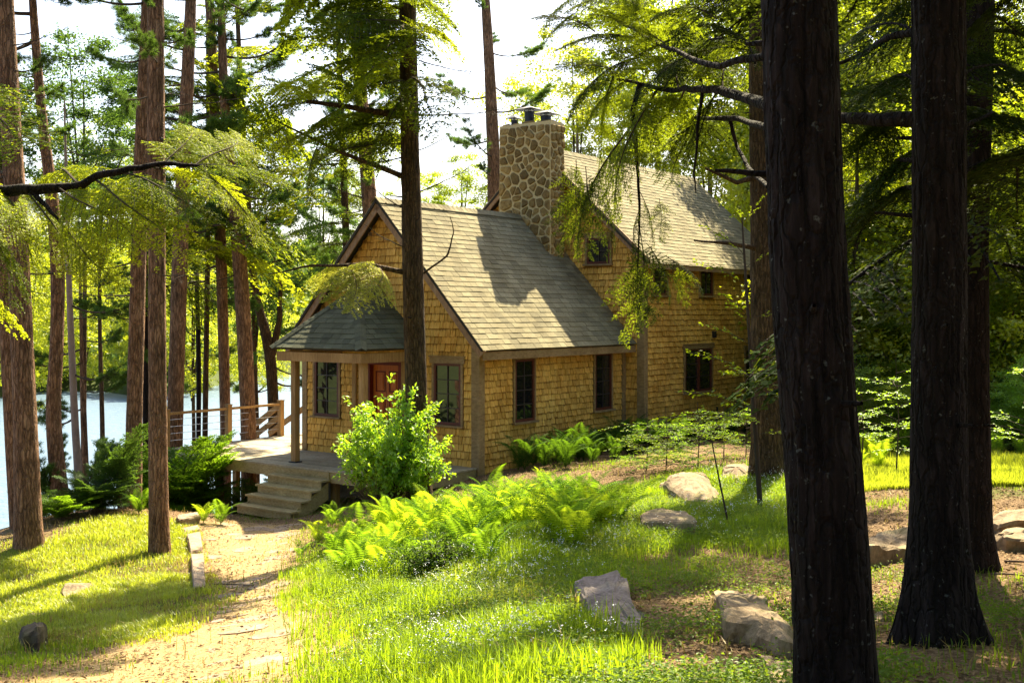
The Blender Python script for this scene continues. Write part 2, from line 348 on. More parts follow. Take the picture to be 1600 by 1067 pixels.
def _fit():
    X = _cp[:, :2]; n = len(X); K = _U(((X[:, None] - X[None])**2).sum(-1)) + np.eye(n) * .05
    Pm = np.c_[np.ones(n), X]; A = np.zeros((n + 3, n + 3)); A[:n, :n] = K; A[:n, n:] = Pm; A[n:, :n] = Pm.T
    return np.linalg.solve(A, np.r_[_cp[:, 2], 0, 0, 0])
_w = _fit()
def gz(x, y, rough=True):
    x = np.asarray(x, float); y = np.asarray(y, float); sh = x.shape; x = x.ravel(); y = y.ravel(); out = np.empty(len(x))
    for i in range(0, len(x), 40000):
        xx, yy = x[i:i + 40000], y[i:i + 40000]
        r2 = (xx[:, None] - _cp[None, :, 0])**2 + (yy[:, None] - _cp[None, :, 1])**2
        out[i:i + 40000] = _U(r2) @ _w[:-3] + _w[-3] + _w[-2] * xx + _w[-1] * yy
    if rough: out = out + fbm(x * .9, y * .9, 3.3, 3) * .16 + fbm(x * 5, y * 5, 1.1, 2) * .035
    return out.reshape(sh)
def gzf(x, y): return float(gz(np.array([x]), np.array([y]))[0])
def gp(px, py, dflt=21.):
    """point of the ground seen at a pixel of the photograph"""
    d = np.linspace(3.5, 60, 1200); x = (px - 800) / F_PX * d; z = ZC - (py - HOR) / F_PX * d
    h = gz(x, d); k = np.argmax(h >= z) if (h[:700] >= z[:700]).any() else int(np.searchsorted(d, dflt))
    return np.array((x[k], d[k], h[k]))
def gpoly(pts): return np.array([gp(*p)[:2] for p in pts])
def inpoly(x, y, P):
    c = np.zeros(x.shape, bool); j = len(P) - 1
    for i in range(len(P)):
        xi, yi, xj, yj = P[i][0], P[i][1], P[j][0], P[j][1]
        if yi != yj: c ^= ((yi > y) != (yj > y)) & (x < (xj - xi) * (y - yi) / (yj - yi) + xi)
        j = i
    return c
PATH = gpoly([(300, 812), (475, 815), (462, 850), (455, 880), (485, 915), (540, 990), (565, 1067), (20, 1067), (150, 1025), (310, 975), (335, 930), (320, 860), (306, 830)])
LUSH = gpoly([(500, 870), (640, 800), (800, 790), (1010, 765), (1120, 740), (1235, 735), (1235, 860), (1080, 850), (900, 890), (860, 960), (880, 1067), (585, 1067), (555, 985), (505, 930)])
LEFTG = gpoly([(-60, 870), (90, 850), (200, 805), (285, 820), (300, 900), (330, 945), (240, 1000), (60, 1010), (-60, 1030)])
FARG = gpoly([(1330, 730), (1430, 716), (1620, 722), (1640, 780), (1440, 770), (1340, 765)])
def soft(x, y, P, r=.35):
    s = 0.
    for dx, dy in ((0, 0), (r, 0), (-r, 0), (0, r), (0, -r), (r * .7, r * .7), (-r * .7, -r * .7), (r * .7, -r * .7), (-r * .7, r * .7)):
        s = s + inpoly(x + dx, y + dy, P)
    return s / 9.
def grass_w(x, y):
    w = np.maximum.reduce([soft(x, y, LUSH), soft(x, y, LEFTG) * .85, soft(x, y, FARG)])
    pw = soft(x, y, PATH)
    base = np.clip(.25 + fbm(x * .35, y * .35, 9) * 2.2, 0, .5)
    base = base * np.where((x > 2.2) & (y < 15), .25, 1.)
    return np.where(w > base, w, base) * (1 - pw * .82), pw
xs = np.concatenate([np.linspace(-75, -16, 22)[:-1], np.linspace(-16, -9, 30)[:-1], np.linspace(-9, 9, 190)[:-1], np.linspace(9, 20, 45)[:-1], np.linspace(20, 110, 35)])
ys = np.concatenate([np.linspace(-50, 3, 25)[:-1], np.linspace(3, 26, 240)[:-1], np.linspace(26, 45, 55)[:-1], np.linspace(45, 130, 30)])
GX, GY = np.meshgrid(xs, ys); GZ = gz(GX, GY); GZ = np.maximum(GZ, -11)
gw, pw = grass_w(GX.ravel(), GY.ravel())
nx, ny = len(xs), len(ys); i = np.arange(ny - 1)[:, None] * nx + np.arange(nx - 1)[None]
gm = mk_mesh('ground', np.c_[GX.ravel(), GY.ravel(), GZ.ravel()], [np.stack([i, i + 1, i + nx + 1, i + nx], -1).reshape(-1, 4)], [M['ground']], smooth=True,
             attrs={'path': ('POINT', pw), 'grass': ('POINT', gw)})
g_o = obj('ground', gm); g_o['kind'] = 'structure'; g_o['label'] = 'sloping forest floor of litter, moss and grass'
# lake, far land and hills
LAKE_Z = -6.0
lm = mk_mesh('lake', [(-500, 20, LAKE_Z), (200, 20, LAKE_Z), (200, 420, LAKE_Z), (-500, 420, LAKE_Z)], [[(0, 1, 2, 3)]], [M['water']])
lo = obj('lake', lm); lo['kind'] = 'structure'; lo['label'] = 'pale sunlit lake below the bank'
def hill_z(x, y):
    d = np.hypot(x, y); ang = np.degrees(np.arctan2(x, y))
    near = 134 + 14 * np.clip((ang + 17) / 4, 0, 1) * 2.2 + 9 * np.sin(ang * .55 + 1)
    t = np.clip((d - near) / 130, 0, 1)
    h = -8 + np.clip((d - near) / 6, 0, 1) * 2.6 + t**.8 * 19 + fbm(x * .02, y * .02, 4) * 12 * t
    return np.where(d < near - 4, -12, h)
th = np.radians(np.linspace(-62, 75, 90)); rr_ = np.linspace(120, 700, 60)
TH, RR = np.meshgrid(th, rr_); HX, HY = RR * np.sin(TH), RR * np.cos(TH); HZ = hill_z(HX, HY)
nx, ny = TH.shape[1], TH.shape[0]; i = np.arange(ny - 1)[:, None] * nx + np.arange(nx - 1)[None]
M['hillm'] = plain_mat('hill_undergrowth', (.07, .09, .03), .95, .1, 0, .4, .2)
ho = obj('hills', mk_mesh('hills', np.c_[HX.ravel(), HY.ravel(), HZ.ravel()], [np.stack([i, i + nx, i + nx + 1, i + 1], -1).reshape(-1, 4)], [M['hillm']], smooth=True)); ho['kind'] = 'structure'
ho['label'] = 'wooded hills beyond the lake'
bo = obj('far_land', mk_mesh('far_land', [(-3000, -3000, -12), (3000, -3000, -12), (3000, 3000, -12), (-3000, 3000, -12)], [[(0, 1, 2, 3)]], [M['hillm']])); bo['kind'] = 'structure'

# ------------------------------------------------------------------ foliage generators (numpy)
def orient_tris(P, D, Nn, L, Wd):
    """one triangle per leaf: base at P along D, width along D x N"""
    Sd = np.cross(D, Nn); Sd /= np.linalg.norm(Sd, axis=1)[:, None] + 1e-9
    return np.stack([P - Sd * Wd[:, None] * .5, P + Sd * Wd[:, None] * .5, P + D * L[:, None]], 1)
def unit(a): return a / (np.linalg.norm(a, axis=-1, keepdims=True) + 1e-9)
def leaves_mesh(P, D, Nn, L, Wd):
    """diamond leaf, folded on the midrib: 4 verts, 2 tris"""
    Sd = unit(np.cross(D, Nn)); Nn = unit(np.cross(Sd, D))
    mid = P + D * (L * .45)[:, None]
    V = np.stack([P, mid + Sd * (Wd * .5)[:, None] + Nn * (Wd * .12)[:, None], P + D * L[:, None] - Nn * (L * .08)[:, None], mid - Sd * (Wd * .5)[:, None] + Nn * (Wd * .12)[:, None]], 1)
    n = len(P); b = np.arange(n)[:, None] * 4
    F = np.concatenate([b + np.array([[0, 1, 2]]), b + np.array([[0, 2, 3]])], 1).reshape(-1, 3)
    return V.reshape(-1, 3), F
def ribbon(P0, P1, w, Nn):
    D = unit(P1 - P0); Sd = unit(np.cross(D, Nn)) * (w * .5)[:, None]
    V = np.stack([P0 - Sd, P0 + Sd, P1 + Sd * .4, P1 - Sd * .4], 1); n = len(P0)
    return V.reshape(-1, 3), (np.arange(n)[:, None] * 4 + np.arange(4)[None])

def hemlock_bough(name, seed, L=2.6, nlat=22, k=1.0, droop=.5, mats=None, limb=.022, full=1.0):
    """flat spray along +x, length L; k = coarseness of needles"""
    rg = np.random.default_rng(seed); mb = MB()
    n = 14; t = np.linspace(0, 1, n)
    ax = np.c_[t * L, .08 * L * np.sin(t * 5 + seed) * t, .10 * L * np.sin(t * 1.8) - droop * .42 * L * t**2.2]
    mb.tube(ax, limb * (1 - t * .9) + .003, 6, 1)
    def at(tt): return np.array([np.interp(tt, t, ax[:, c]) for c in range(3)]).T
    lt = np.linspace(.12, .97, nlat); lt = lt + rg.normal(0, .012, nlat); lp = at(lt)
    TW0, TW1, TL = [], [], []
    lb0, lb1 = [], []
    for q in range(nlat):
        for sd in (-1, 1):
            if rg.random() > .9 * full: continue
            ln = L * (.40 * (1 - lt[q])**.7 + .07) * rg.uniform(.6, 1.15)
            a = R(rg.uniform(42, 66)) * sd
            d0 = np.array((math.cos(a), math.sin(a), rg.uniform(-.12, .12)))
            m = max(4, int(ln / (.05 * k)))
            s = np.linspace(0, 1, m + 1)[:, None]
            pts = lp[q] + d0 * ln * s + np.array((0, 0, -1)) * (ln * droop * .55) * s**2 + np.array((1, 0, 0)) * ln * .12 * s**2
            lb0.append(pts[:-1]); lb1.append(pts[1:])
            dd = unit(np.gradient(pts, axis=0))
            for e in (-1, 1):
                perp = np.stack([-dd[:, 1], dd[:, 0], dd[:, 2] * 0], 1) * e
                tw = unit(dd * .75 + perp + rg.normal(0, .12, dd.shape)); tl = (.5 * ln * (1 - s[:, 0])**.6 * .42 + .05) * rg.uniform(.55, 1.2, len(s))
                keep = rg.random(len(s)) < .93
                TW0.append(pts[keep]); TW1.append((pts + tw * tl[:, None] + np.array((0, 0, -.25)) * tl[:, None])[keep])
            TW0.append(pts[-1:]); TW1.append(pts[-1:] + dd[-1:] * .09)
    A = np.concatenate(TW0); B = np.concatenate(TW1)
    l0, l1 = np.concatenate(lb0), np.concatenate(lb1)
    V, F = ribbon(l0, l1, np.full(len(l0), .006 * k + .002), np.tile((0, 0, 1.), (len(l0), 1))); mb.add(V, F, 1)
    # needles along each twig
    stp = .0125 * k; ln = np.linalg.norm(B - A, axis=1); cnt = np.maximum(2, (ln / stp).astype(int))
    idx = np.repeat(np.arange(len(A)), cnt); pos = np.concatenate([np.linspace(.0, 1, c) for c in cnt])
    P = A[idx] + (B - A)[idx] * pos[:, None]; Dd = unit(B - A)[idx]
    out = []
    for e in (-1, 1):
        perp = np.stack([-Dd[:, 1], Dd[:, 0], Dd[:, 2] * 0], 1) * e
        nd = unit(Dd * .55 + perp + rg.normal(0, .14, Dd.shape)); Ln = rg.uniform(.016, .023, len(P)) * k * (1.15 - .3 * pos)
        out.append(orient_tris(P, nd, np.tile((0, 0, 1.), (len(P), 1)) + rg.normal(0, .35, (len(P), 3)), Ln, np.full(len(P), .0155 * k)))
    T = np.concatenate(out); mb.add(T.reshape(-1, 3), np.arange(len(T) * 3).reshape(-1, 3), 0, rg.random(len(T)) * .5)
    return mb.mesh(name, mats or [M['hem'], M['bark_twig']])

def pine_bough(name, seed, L=2.2, ntuft=26, nl=.13, per=34, mats=None, limb=.03, up=.25, wd=.010):
    rg = np.random.default_rng(seed); mb = MB(); t = np.linspace(0, 1, 12)
    ax = np.c_[t * L, .1 * L * np.sin(t * 4 + seed) * t, up * L * t**1.6 - .12 * L * np.sin(t * 3)]
    mb.tube(ax, limb * (1 - t * .85) + .004, 6, 1)
    c, dr = [], []
    for q in range(ntuft):
        tt = rg.uniform(.35, 1)**.8; p = np.array([np.interp(tt, t, ax[:, k]) for k in range(3)])
        if q > 2:
            a = rg.uniform(-1.2, 1.2); ln = L * rg.uniform(.1, .38) * (1.25 - tt)
            d = np.array((math.cos(a), math.sin(a), rg.uniform(-.1, .5))); e = p + d * ln
            mb.tube(np.array([p, (p + e) / 2 + (0, 0, -.04), e]), [.008, .006, .004], 4, 1)
        else: d = np.array((1, 0, .3)); e = p
        c.append(e); dr.append(d / np.linalg.norm(d))
        if q > 4 and rg.random() < .6:
            c.append(e - d * .12 * L * .4); dr.append(dr[-1])
    c = np.array(c); dr = np.array(dr); ii = np.repeat(np.arange(len(c)), per)
    d = unit(dr[ii] * .75 + rg.normal(0, .75, (len(ii), 3))); P = c[ii] + rg.normal(0, .025, (len(ii), 3))
    T = orient_tris(P, d, rg.normal(0, 1, (len(ii), 3)), rg.uniform(.7, 1.15, len(ii)) * nl, np.full(len(ii), wd))
    mb.add(T.reshape(-1, 3), np.arange(len(T) * 3).reshape(-1, 3), 0, rg.random(len(T)) * .5)
    return mb.mesh(name, mats or [M['pine'], M['bark_twig']])

def dead_bough(name, seed, L=2.4, limb=.022, nsub=9, mat_=None):
    rg = np.random.default_rng(seed); mb = MB(); t = np.linspace(0, 1, 14)
    w = np.cumsum(rg.normal(0, .03, (14, 3)), 0) * L * .35
    ax = np.c_[t * L, t * 0, -.1 * L * t + .16 * L * t**2] + w * t[:, None]
    mb.tube(ax, limb * (1 - t * .88) + .002, 6, 0)
    for q in range(nsub):
        k = rg.integers(3, 13); p = ax[k]; ln = L * rg.uniform(.12, .42) * (1.15 - t[k])
        a = rg.uniform(-1.3, 1.3); d = unit(np.array((math.cos(a) * .8, math.sin(a), rg.uniform(-.45, .5))))
        e = p + d * ln; m1 = p + d * ln * .5 + rg.normal(0, .04, 3) * ln
        mb.tube(np.array([p, m1, e]), [limb * .4 * (1 - t[k] * .6), limb * .25, .002], 4, 0)
        for z in range(3):
            a2 = p + (e - p) * rg.uniform(.3, .9); e2 = a2 + unit(d + rg.normal(0, .7, 3)) * ln * rg.uniform(.2, .45)
            mb.tube(np.array([a2, e2]), [limb * .18, .0015], 3, 0)
    return mb.mesh(name, [mat_ or M['bark_twig']])

def leaf_crown(name, seed, rx=2.2, rz=2.6, nclump=90, per=110, leaf=.13, cl=.55, mats=None, shell=.55, limbs=9, flat=.6):
    """rounded open crown around the origin, with limbs"""
    rg = np.random.default_rng(seed); mb = MB()
    u_ = unit(rg.normal(0, 1, (nclump, 3))); rad = shell + (1 - shell) * rg.random(nclump)**.6
    rad *= 1 + .35 * (vnoise(u_[:, 0] * 2 + seed, u_[:, 1] * 2, u_[:, 2] * 2) - .5) * 2
    C_ = u_ * rad[:, None] * np.array((rx, rx, rz))
    for q in range(limbs):
        e = C_[q]; s0 = np.array((0, 0, -rz * rg.uniform(.5, 1.0))); mb.tube(bez(s0, (e + s0) / 2 + np.array((0, 0, -.15 * rz)), e, 6), np.linspace(.05, .008, 6) * rx / 2.2, 5, 1)
    ii = np.repeat(np.arange(nclump), per); n = len(ii)
    off = rg.normal(0, 1, (n, 3)) * cl * np.array((1, 1, flat)) * rg.uniform(.55, 1.25, nclump)[ii][:, None]
    P = C_[ii] + off * .6
    D = unit(rg.normal(0, 1, (n, 3)) * (1, 1, .5) + (0, 0, -.25)); Nn = unit(rg.normal(0, .55, (n, 3)) + (0, 0, 1.))
    V, F = leaves_mesh(P, D, Nn, leaf * rg.uniform(.7, 1.3, n), leaf * rg.uniform(.5, .8, n))
    mb.add(V, F, 0, np.repeat((rg.random(nclump) * .4)[ii] + rg.random(n) * .15, 2))
    return mb.mesh(name, mats or [M['leaf'], M['bark_twig']])

def hemlock_crown(name, seed, H=8.0, r0=2.2, nb=44, mats=None, k=3.2, dens=1.0):
    """whole young conifer crown, coarse"""
    rg = np.random.default_rng(seed); Vs, Fs = [], []; mb = MB()
    mb.tube(np.c_[np.zeros(8), np.zeros(8), np.linspace(0, H, 8)], np.linspace(.09, .01, 8), 6, 1)
    for b in range(nb):
        f = (b + rg.random()) / nb; z = H * f; ln = r0 * (1 - f)**.75 * rg.uniform(.65, 1.15) + .15
        a = rg.uniform(0, 2 * math.pi); d = np.array((math.cos(a), math.sin(a), 0)); p = np.array((-d[1], d[0], 0))
        m = int(80 * dens * ln / r0) + 14
        s = rg.random(m)**.8; w = (rg.random(m) * 2 - 1) * .34 * ln * (1.1 - s)
        P = np.array((0, 0, z)) + d * (s * ln)[:, None] + p * w[:, None] + np.array((0, 0, 1)) * (.1 * ln * np.sin(s * 2) - .35 * ln * s**2 - .25 * np.abs(w) + rg.normal(0, .03, m))[:, None]
        D = unit(d * .7 + p * np.sign(w)[:, None] * rg.uniform(.2, 1.1, m)[:, None] + np.array((0, 0, -.35)) + rg.normal(0, .2, (m, 3)))
        for q in range(4):
            V, F = leaves_mesh(P + rg.normal(0, .05, P.shape), unit(D + rg.normal(0, .35, D.shape)), unit(rg.normal(0, .3, (m, 3)) + (0, 0, 1.)), rg.uniform(.05, .1, m) * k * .8, rg.uniform(.012, .02, m) * k)
            mb.add(V, F, 0, rg.random() * .4)
        mb.tube(np.array([(0, 0, z), np.array((0, 0, z + .08 * ln)) + d * ln * .5, np.array((0, 0, z - .2 * ln)) + d * ln * .9]), [.02, .012, .004], 4, 1)
    return mb.mesh(name, mats or [M['hem'], M['bark_twig']])

def trunk_mesh(name, P, rad, sides, rings, m, furrow=.05, seed=0, flare=0., fs=1.0):
    """tapered bark-furrowed trunk through points P (local), radii rad"""
    P = np.asarray(P, float); s = np.r_[0, np.cumsum(np.linalg.norm(np.diff(P, axis=0), axis=1))]
    q = np.linspace(0, s[-1], rings); C_ = np.stack([np.interp(q, s, P[:, k]) for k in range(3)], 1)
    ker = np.ones(9) / 9
    for k in (0, 1):
        pad = np.r_[np.full(4, C_[0, k]) + (C_[0, k] - C_[4, k]) * np.linspace(1, .25, 4), C_[:, k], np.full(4, C_[-1, k])]; C_[:, k] = np.convolve(pad, ker, 'valid')
    r = np.interp(q, s, rad); th = np.linspace(0, 2 * np.pi, sides, endpoint=False)
    Q, T = np.meshgrid(q, th, indexing='ij'); Rr = r[:, None] * np.ones_like(T)
    cx, cy = np.cos(T), np.sin(T); kf = fs / max(r.mean(), .03) * .55
    ridg = 1 - np.abs(fbm(cx * 3.2 * kf * r.mean() * 3.2 + seed, cy * 3.2 * kf * r.mean() * 3.2, Q * 1.9, 3)) * 4.2
    Rr = Rr * (1 + furrow * (ridg - 1.1) + .05 * fbm(cx * 1.2 + seed, cy * 1.2, Q * .7, 2))
    if flare:
        lob = .55 + .45 * np.cos(T * 4 + seed) + .25 * np.cos(T * 7 + seed * 2)
        Rr = Rr * (1 + flare * np.exp(-np.maximum(Q - .12, 0) / (r[0] * 1.1)) * np.clip(lob, .1, 2))
    V = np.stack([C_[:, 0, None] + Rr * cx, C_[:, 1, None] + Rr * cy, C_[:, 2, None] + 0 * T], -1).reshape(-1, 3)
    i = np.arange(rings - 1)[:, None] * sides; j = np.arange(sides)[None]; j2 = (j + 1) % sides
    return mk_mesh(name, V, [np.stack([i + j, i + j2, i + sides + j2, i + sides + j], -1).reshape(-1, 4)], [m], smooth=True)

def aim(p0, p1, L0, roll=0.0, width=1.0):
    """matrix placing a bough mesh (along +x, length L0) from p0 to p1"""
    p0, p1 = Vector(p0), Vector(p1); d = p1 - p0; l = d.length; x = d / l
    up = Vector((0, 0, 1))
    y = up.cross(x)
    if y.length < .15: y = Vector((0, 1, 0)).cross(x)
    y.normalize(); z = x.cross(y)
    if roll:
        y, z = y * math.cos(roll) + z * math.sin(roll), z * math.cos(roll) - y * math.sin(roll)
    s = l / L0; m = Matrix.Identity(4)
    for k, a in enumerate((x * s, y * s * width, z * s)): m[0][k], m[1][k], m[2][k] = a.x, a.y, a.z
    m[0][3], m[1][3], m[2][3] = p0; return m

# ------------------------------------------------------------------ the cabin (local axes: x = along the house, y = across, z = up)
CL = np.array((-0.71, 24.0, 0.0)); ANG = math.atan2(.805, .593)
U3 = np.array((math.cos(ANG), math.sin(ANG), 0)); V3 = np.array((-U3[1], U3[0], 0))
def WL(t, s, z): return CL + t * U3 + s * V3 + np.array((0, 0, z))
cabin = thing('cabin', 'cedar shingled cabin with stone chimney, steep grey roofs and a small hipped porch', 'house', tuple(CL), rz=ANG)
wedge = MB().add(np.array([(-.5, 0, 0), (.5, 0, 0), (.5, 1, 0), (-.5, 1, 0), (-.5, 0, 1), (.5, 0, 1), (.5, .22, 1), (-.5, .22, 1)], float), BOXF)
WED = np.concatenate(wedge.V)
def mat4(O, cols):
    m = Matrix.Identity(4)
    for k in range(3):
        for r_ in range(3): m[r_][k] = float(cols[k][r_])
    for r_ in range(3): m[r_][3] = float(O[r_])
    return m
def intervals(poly, h):
    xs_ = []; n = len(poly)
    for i in range(n):
        (a, b), (c, d) = poly[i], poly[(i + 1) % n]
        if (b > h) != (d > h): xs_.append(a + (h - b) * (c - a) / (d - b))
    xs_.sort(); return [(xs_[k], xs_[k + 1]) for k in range(0, len(xs_) - 1, 2)]
def pieces(O, A, Uu, N, poly, holes, expo, wmin, wmax, thick, seed, over=1.3, jit=.006, h0=None, gap=.012):
    """courses of tapered pieces on a plane; returns (matrix, centre) list"""
    rg = np.random.default_rng(seed); O, A, Uu, N = (np.array(q, float) for q in (O, A, Uu, N))
    hs = [p[1] for p in poly]; h = (min(hs) if h0 is None else h0); out = []
    while h < max(hs) - .01:
        hm = min(h + expo * .5, max(hs) - .005)
        for a0, a1 in intervals(poly, hm):
            cuts = [(a0, a1)]
            for (b0, b1, z0, z1) in holes:
                if z0 < hm < z1:
                    nc = []
                    for c0, c1 in cuts:
                        if b1 <= c0 or b0 >= c1: nc.append((c0, c1)); continue
                        if b0 > c0: nc.append((c0, b0))
                        if b1 < c1: nc.append((b1, c1))
                    cuts = nc
            for c0, c1 in cuts:
                a = c0
                while a < c1 - .012:
                    w = rg.uniform(wmin, wmax)
                    if a == c0: w *= rg.uniform(.4, 1)
                    if c1 - a - w < wmin * .45: w = c1 - a
                    w = min(w, c1 - a)
                    hh = min(expo * over, max(hs) - h + .03); dy = rg.normal(0, jit); th = thick * rg.uniform(.75, 1.25)
                    o = O + A * (a + w / 2) + Uu * (h + dy) + N * .002
                    out.append((mat4(o, (A * (w - gap), N * th, Uu * hh)), o)); a += w
        h += expo
    return out
def lay(parent, name, plist, m, single, mass_name):
    """`single(o)` decides which pieces are objects of their own; the rest are joined"""
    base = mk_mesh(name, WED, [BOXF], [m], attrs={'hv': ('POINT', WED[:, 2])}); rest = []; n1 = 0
    for mtx, c in plist:
        if single(c):
            obj(name, base, parent, mw=mtx); n1 += 1
        else: rest.append(mtx)
    if rest:
        Ms = np.array([[list(r_) for r_ in q] for q in rest]); V = np.einsum('nij,kj->nki', Ms[:, :3, :3], WED) + Ms[:, None, :3, 3]
        n = len(rest); F = (np.arange(n)[:, None, None] * 8 + BOXF[None]).reshape(-1, 4)
        r_ = RNG.random(n)
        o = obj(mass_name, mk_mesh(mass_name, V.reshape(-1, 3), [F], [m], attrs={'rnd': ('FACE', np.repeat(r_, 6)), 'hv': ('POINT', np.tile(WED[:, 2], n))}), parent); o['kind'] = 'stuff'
    return n1
def slab(name, poly3, nrm, th, m, parent):
    """thick polygon"""
    P = np.array(poly3, float); N = np.array(nrm, float); N /= np.linalg.norm(N); n = len(P)
    V = np.concatenate([P, P - N * th]); me = bpy.data.meshes.new(name)
    me.from_pydata(V.tolist(), [], [list(range(n)), list(range(2 * n - 1, n - 1, -1))] + [[i, i + n, (i + 1) % n + n, (i + 1) % n] for i in range(n)])
    me.materials.append(m); me.update(); return obj(name, me, parent)
def boxpart(name, lo, hi, m, parent, bev=.004):
    me = MB().box(lo, hi).mesh(name, [m]); o = obj(name, me, parent)
    return o
def bar(name, p0, p1, w, h, m, parent, up=(0, 0, 1)):
    """square section bar from p0 to p1"""
    p0, p1 = np.array(p0, float), np.array(p1, float); d = p1 - p0; L_ = np.linalg.norm(d); d = d / L_; up = np.array(up, float)
    y = np.cross(up, d); y /= np.linalg.norm(y); z = np.cross(d, y)
    me = MB().box((0, -w / 2, -h / 2), (L_, w / 2, h / 2)).mesh(name, [m]); return obj(name, me, parent, mw=mat4(p0, (d, y, z)))
X, Y, Z = np.eye(3)
SL = (5.76 - 2.79) / 2.7                                   # slope of the front wing
# walls as closed boards behind the shingles
TH = .12
front = slab('front_wall', [(0, 3.25, -.05), (0, 5.4, -.05), (0, 5.4, 2.78), (0, 2.7, 5.72), (0, 0, 2.78), (0, 0, -.05), (0, 2.2, -.05), (0, 2.2, 2.2), (0, 3.25, 2.2)], (-1, 0, 0), TH, M['shingle'], cabin)
side = slab('side_wall', [(TH, 0, -.9), (6.1, 0, -.9), (6.1, 0, 2.74), (TH, 0, 2.74)], (0, -1, 0), TH, M['shingle'], cabin)
left = slab('left_wall', [(TH, 5.4, -1.2), (6.1, 5.4, -1.2), (6.1, 5.4, 2.74), (TH, 5.4, 2.74)], (0, 1, 0), TH, M['shingle'], cabin)
foot = slab('foundation', [(.02, .03, -1.6), (.02, 5.37, -1.6), (.02, 5.37, -.06), (.02, .03, -.06)], (-1, 0, 0), .3, M['conc'], cabin)
ME, MR, ML_ = 4.85, 7.72, 8.6                              # main block: wall top, ridge, length
mx0, mx1 = 6.1, 6.1 + ML_
mfront = slab('main_front_wall', [(mx0, 5.75, -1.2), (mx0, 5.75, ME), (mx0, 2.6, MR - .1), (mx0, -.55, ME), (mx0, -.55, -.9)], (-1, 0, 0), TH, M['shingle'], cabin)
mside = slab('main_side_wall', [(mx0 + TH, -.55, -.9), (mx1, -.55, -.9), (mx1, -.55, ME), (mx0 + TH, -.55, ME)], (0, -1, 0), TH, M['shingle'], cabin)
mleft = slab('main_left_wall', [(mx0 + TH, 5.75, -1.5), (mx1, 5.75, -1.5), (mx1, 5.75, ME), (mx0 + TH, 5.75, ME)], (0, 1, 0), TH, M['shingle'], cabin)
mback = slab('back_wall', [(mx1, -.55, -1), (mx1, 5.75, -1), (mx1, 5.75, ME), (mx1, 2.6, MR - .1), (mx1, -.55, ME)], (1, 0, 0), TH, M['shingle'], cabin)
# windows: (frame plane, a0, a1, z0, z1, columns, rows)
def frame_pt(O, A, N, a, d, z): return np.array(O) + np.array(A) * a + np.array(N) * d + np.array((0, 0, z))
def window(wall_o, O, A, N, a0, a1, z0, z1, cols, rows, header=.14, cas=.06, split=False):
    def bx(mb, a, b, d0, d1, c, d, m=0):
        P = [frame_pt(O, A, N, q, e * 1.6, zz) for zz in (c, d) for (q, e) in ((a, d0), (b, d0), (b, d1), (a, d1))]
        mb.add(P, BOXF, m)
    mb = MB(); bx(mb, a0 - cas - .05, a1 + cas + .05, 0, .045, z1 + .003, z1 + header); bx(mb, a0 - cas - .07, a1 + cas + .07, 0, .06, z1 + header + .001, z1 + header + .025)
    bx(mb, a0 - cas, a0 - .002, 0, .038, z0, z1); bx(mb, a1 + .002, a1 + cas, 0, .038, z0, z1)
    w = obj('window', mb.mesh('window', [M['trim']]), wall_o.parent)
    mb = MB(); bx(mb, a0 - cas - .04, a1 + cas + .04, 0, .075, z0 - .045, z0 - .002); obj('sill', mb.mesh('sill', [M['trim']]), w)
    sf = .05
    mb = MB(); bx(mb, a0, a0 + sf, .002, .034, z0, z1); bx(mb, a1 - sf, a1, .002, .034, z0, z1); bx(mb, a0 + sf, a1 - sf, .002, .033, z0, z0 + sf + .01); bx(mb, a0 + sf, a1 - sf, .002, .033, z1 - sf, z1)
    if split: am = (a0 + a1) / 2; bx(mb, am - .04, am + .04, .002, .04, z0 + sf, z1 - sf)
    obj('sash', mb.mesh('sash', [M['sash']]), w)
    ia0, ia1, iz0, iz1 = a0 + sf, a1 - sf, z0 + sf + .01, z1 - sf
    for c in range(cols):
        for r_ in range(rows):
            b0 = ia0 + (ia1 - ia0) * c / cols; b1 = ia0 + (ia1 - ia0) * (c + 1) / cols; y0 = iz0 + (iz1 - iz0) * r_ / rows; y1 = iz0 + (iz1 - iz0) * (r_ + 1) / rows
            mb = MB(); e = RNG.normal(0, .0012, 4)
            P = [frame_pt(O, A, N, q, .020 + ee, zz) for (q, zz), ee in zip(((b0, y0), (b1, y0), (b1, y1), (b0, y1)), e)]
            P += [p - np.array(N) * .008 for p in P]; mb.add(P, BOXF)
            obj('pane', mb.mesh('pane', [M['glass']]), w)
    for c in range(1, cols):
        q = ia0 + (ia1 - ia0) * c / cols; mb = MB(); bx(mb, q - .009, q + .009, .005, .027, iz0, iz1); obj('muntin', mb.mesh('muntin', [M['grille']]), w)
    for r_ in range(1, rows):
        q = iz0 + (iz1 - iz0) * r_ / rows; mb = MB(); bx(mb, ia0, ia1, .005, .025, q - .009, q + .009); obj('muntin', mb.mesh('muntin', [M['grille']]), w)
    return w
FO, SO, MO, MS = (0, 0, 0), (0, 0, 0), (mx0, 0, 0), (0, -.55, 0)
W_front = [(.46, 1.22, .87, 2.21, 2, 4), (4.17, 4.97, .86, 2.19, 2, 4)]
W_side = [(1.25, 1.99, .87, 2.27, 2, 4), (4.60, 5.37, .90, 2.31, 2, 4)]
W_mf = [(.42, 1.12, 4.60, 5.28, 2, 2)]
W_ms = [(8.29, 9.90, 1.15, 2.33, 2, 3), (12.15, 12.95, 1.05, 2.2, 2, 3), (6.55, 7.28, 3.78, 4.52, 2, 2), (9.2, 9.95, 3.80, 4.54, 2, 2), (12.1, 12.85, 3.88, 4.58, 2, 2)]
for w in W_front: window(front, FO, Y, -X, *w)
for w in W_side: window(side, SO, X, -Y, *w)
for w in W_mf: window(mfront, MO, Y, -X, *w, header=.10)
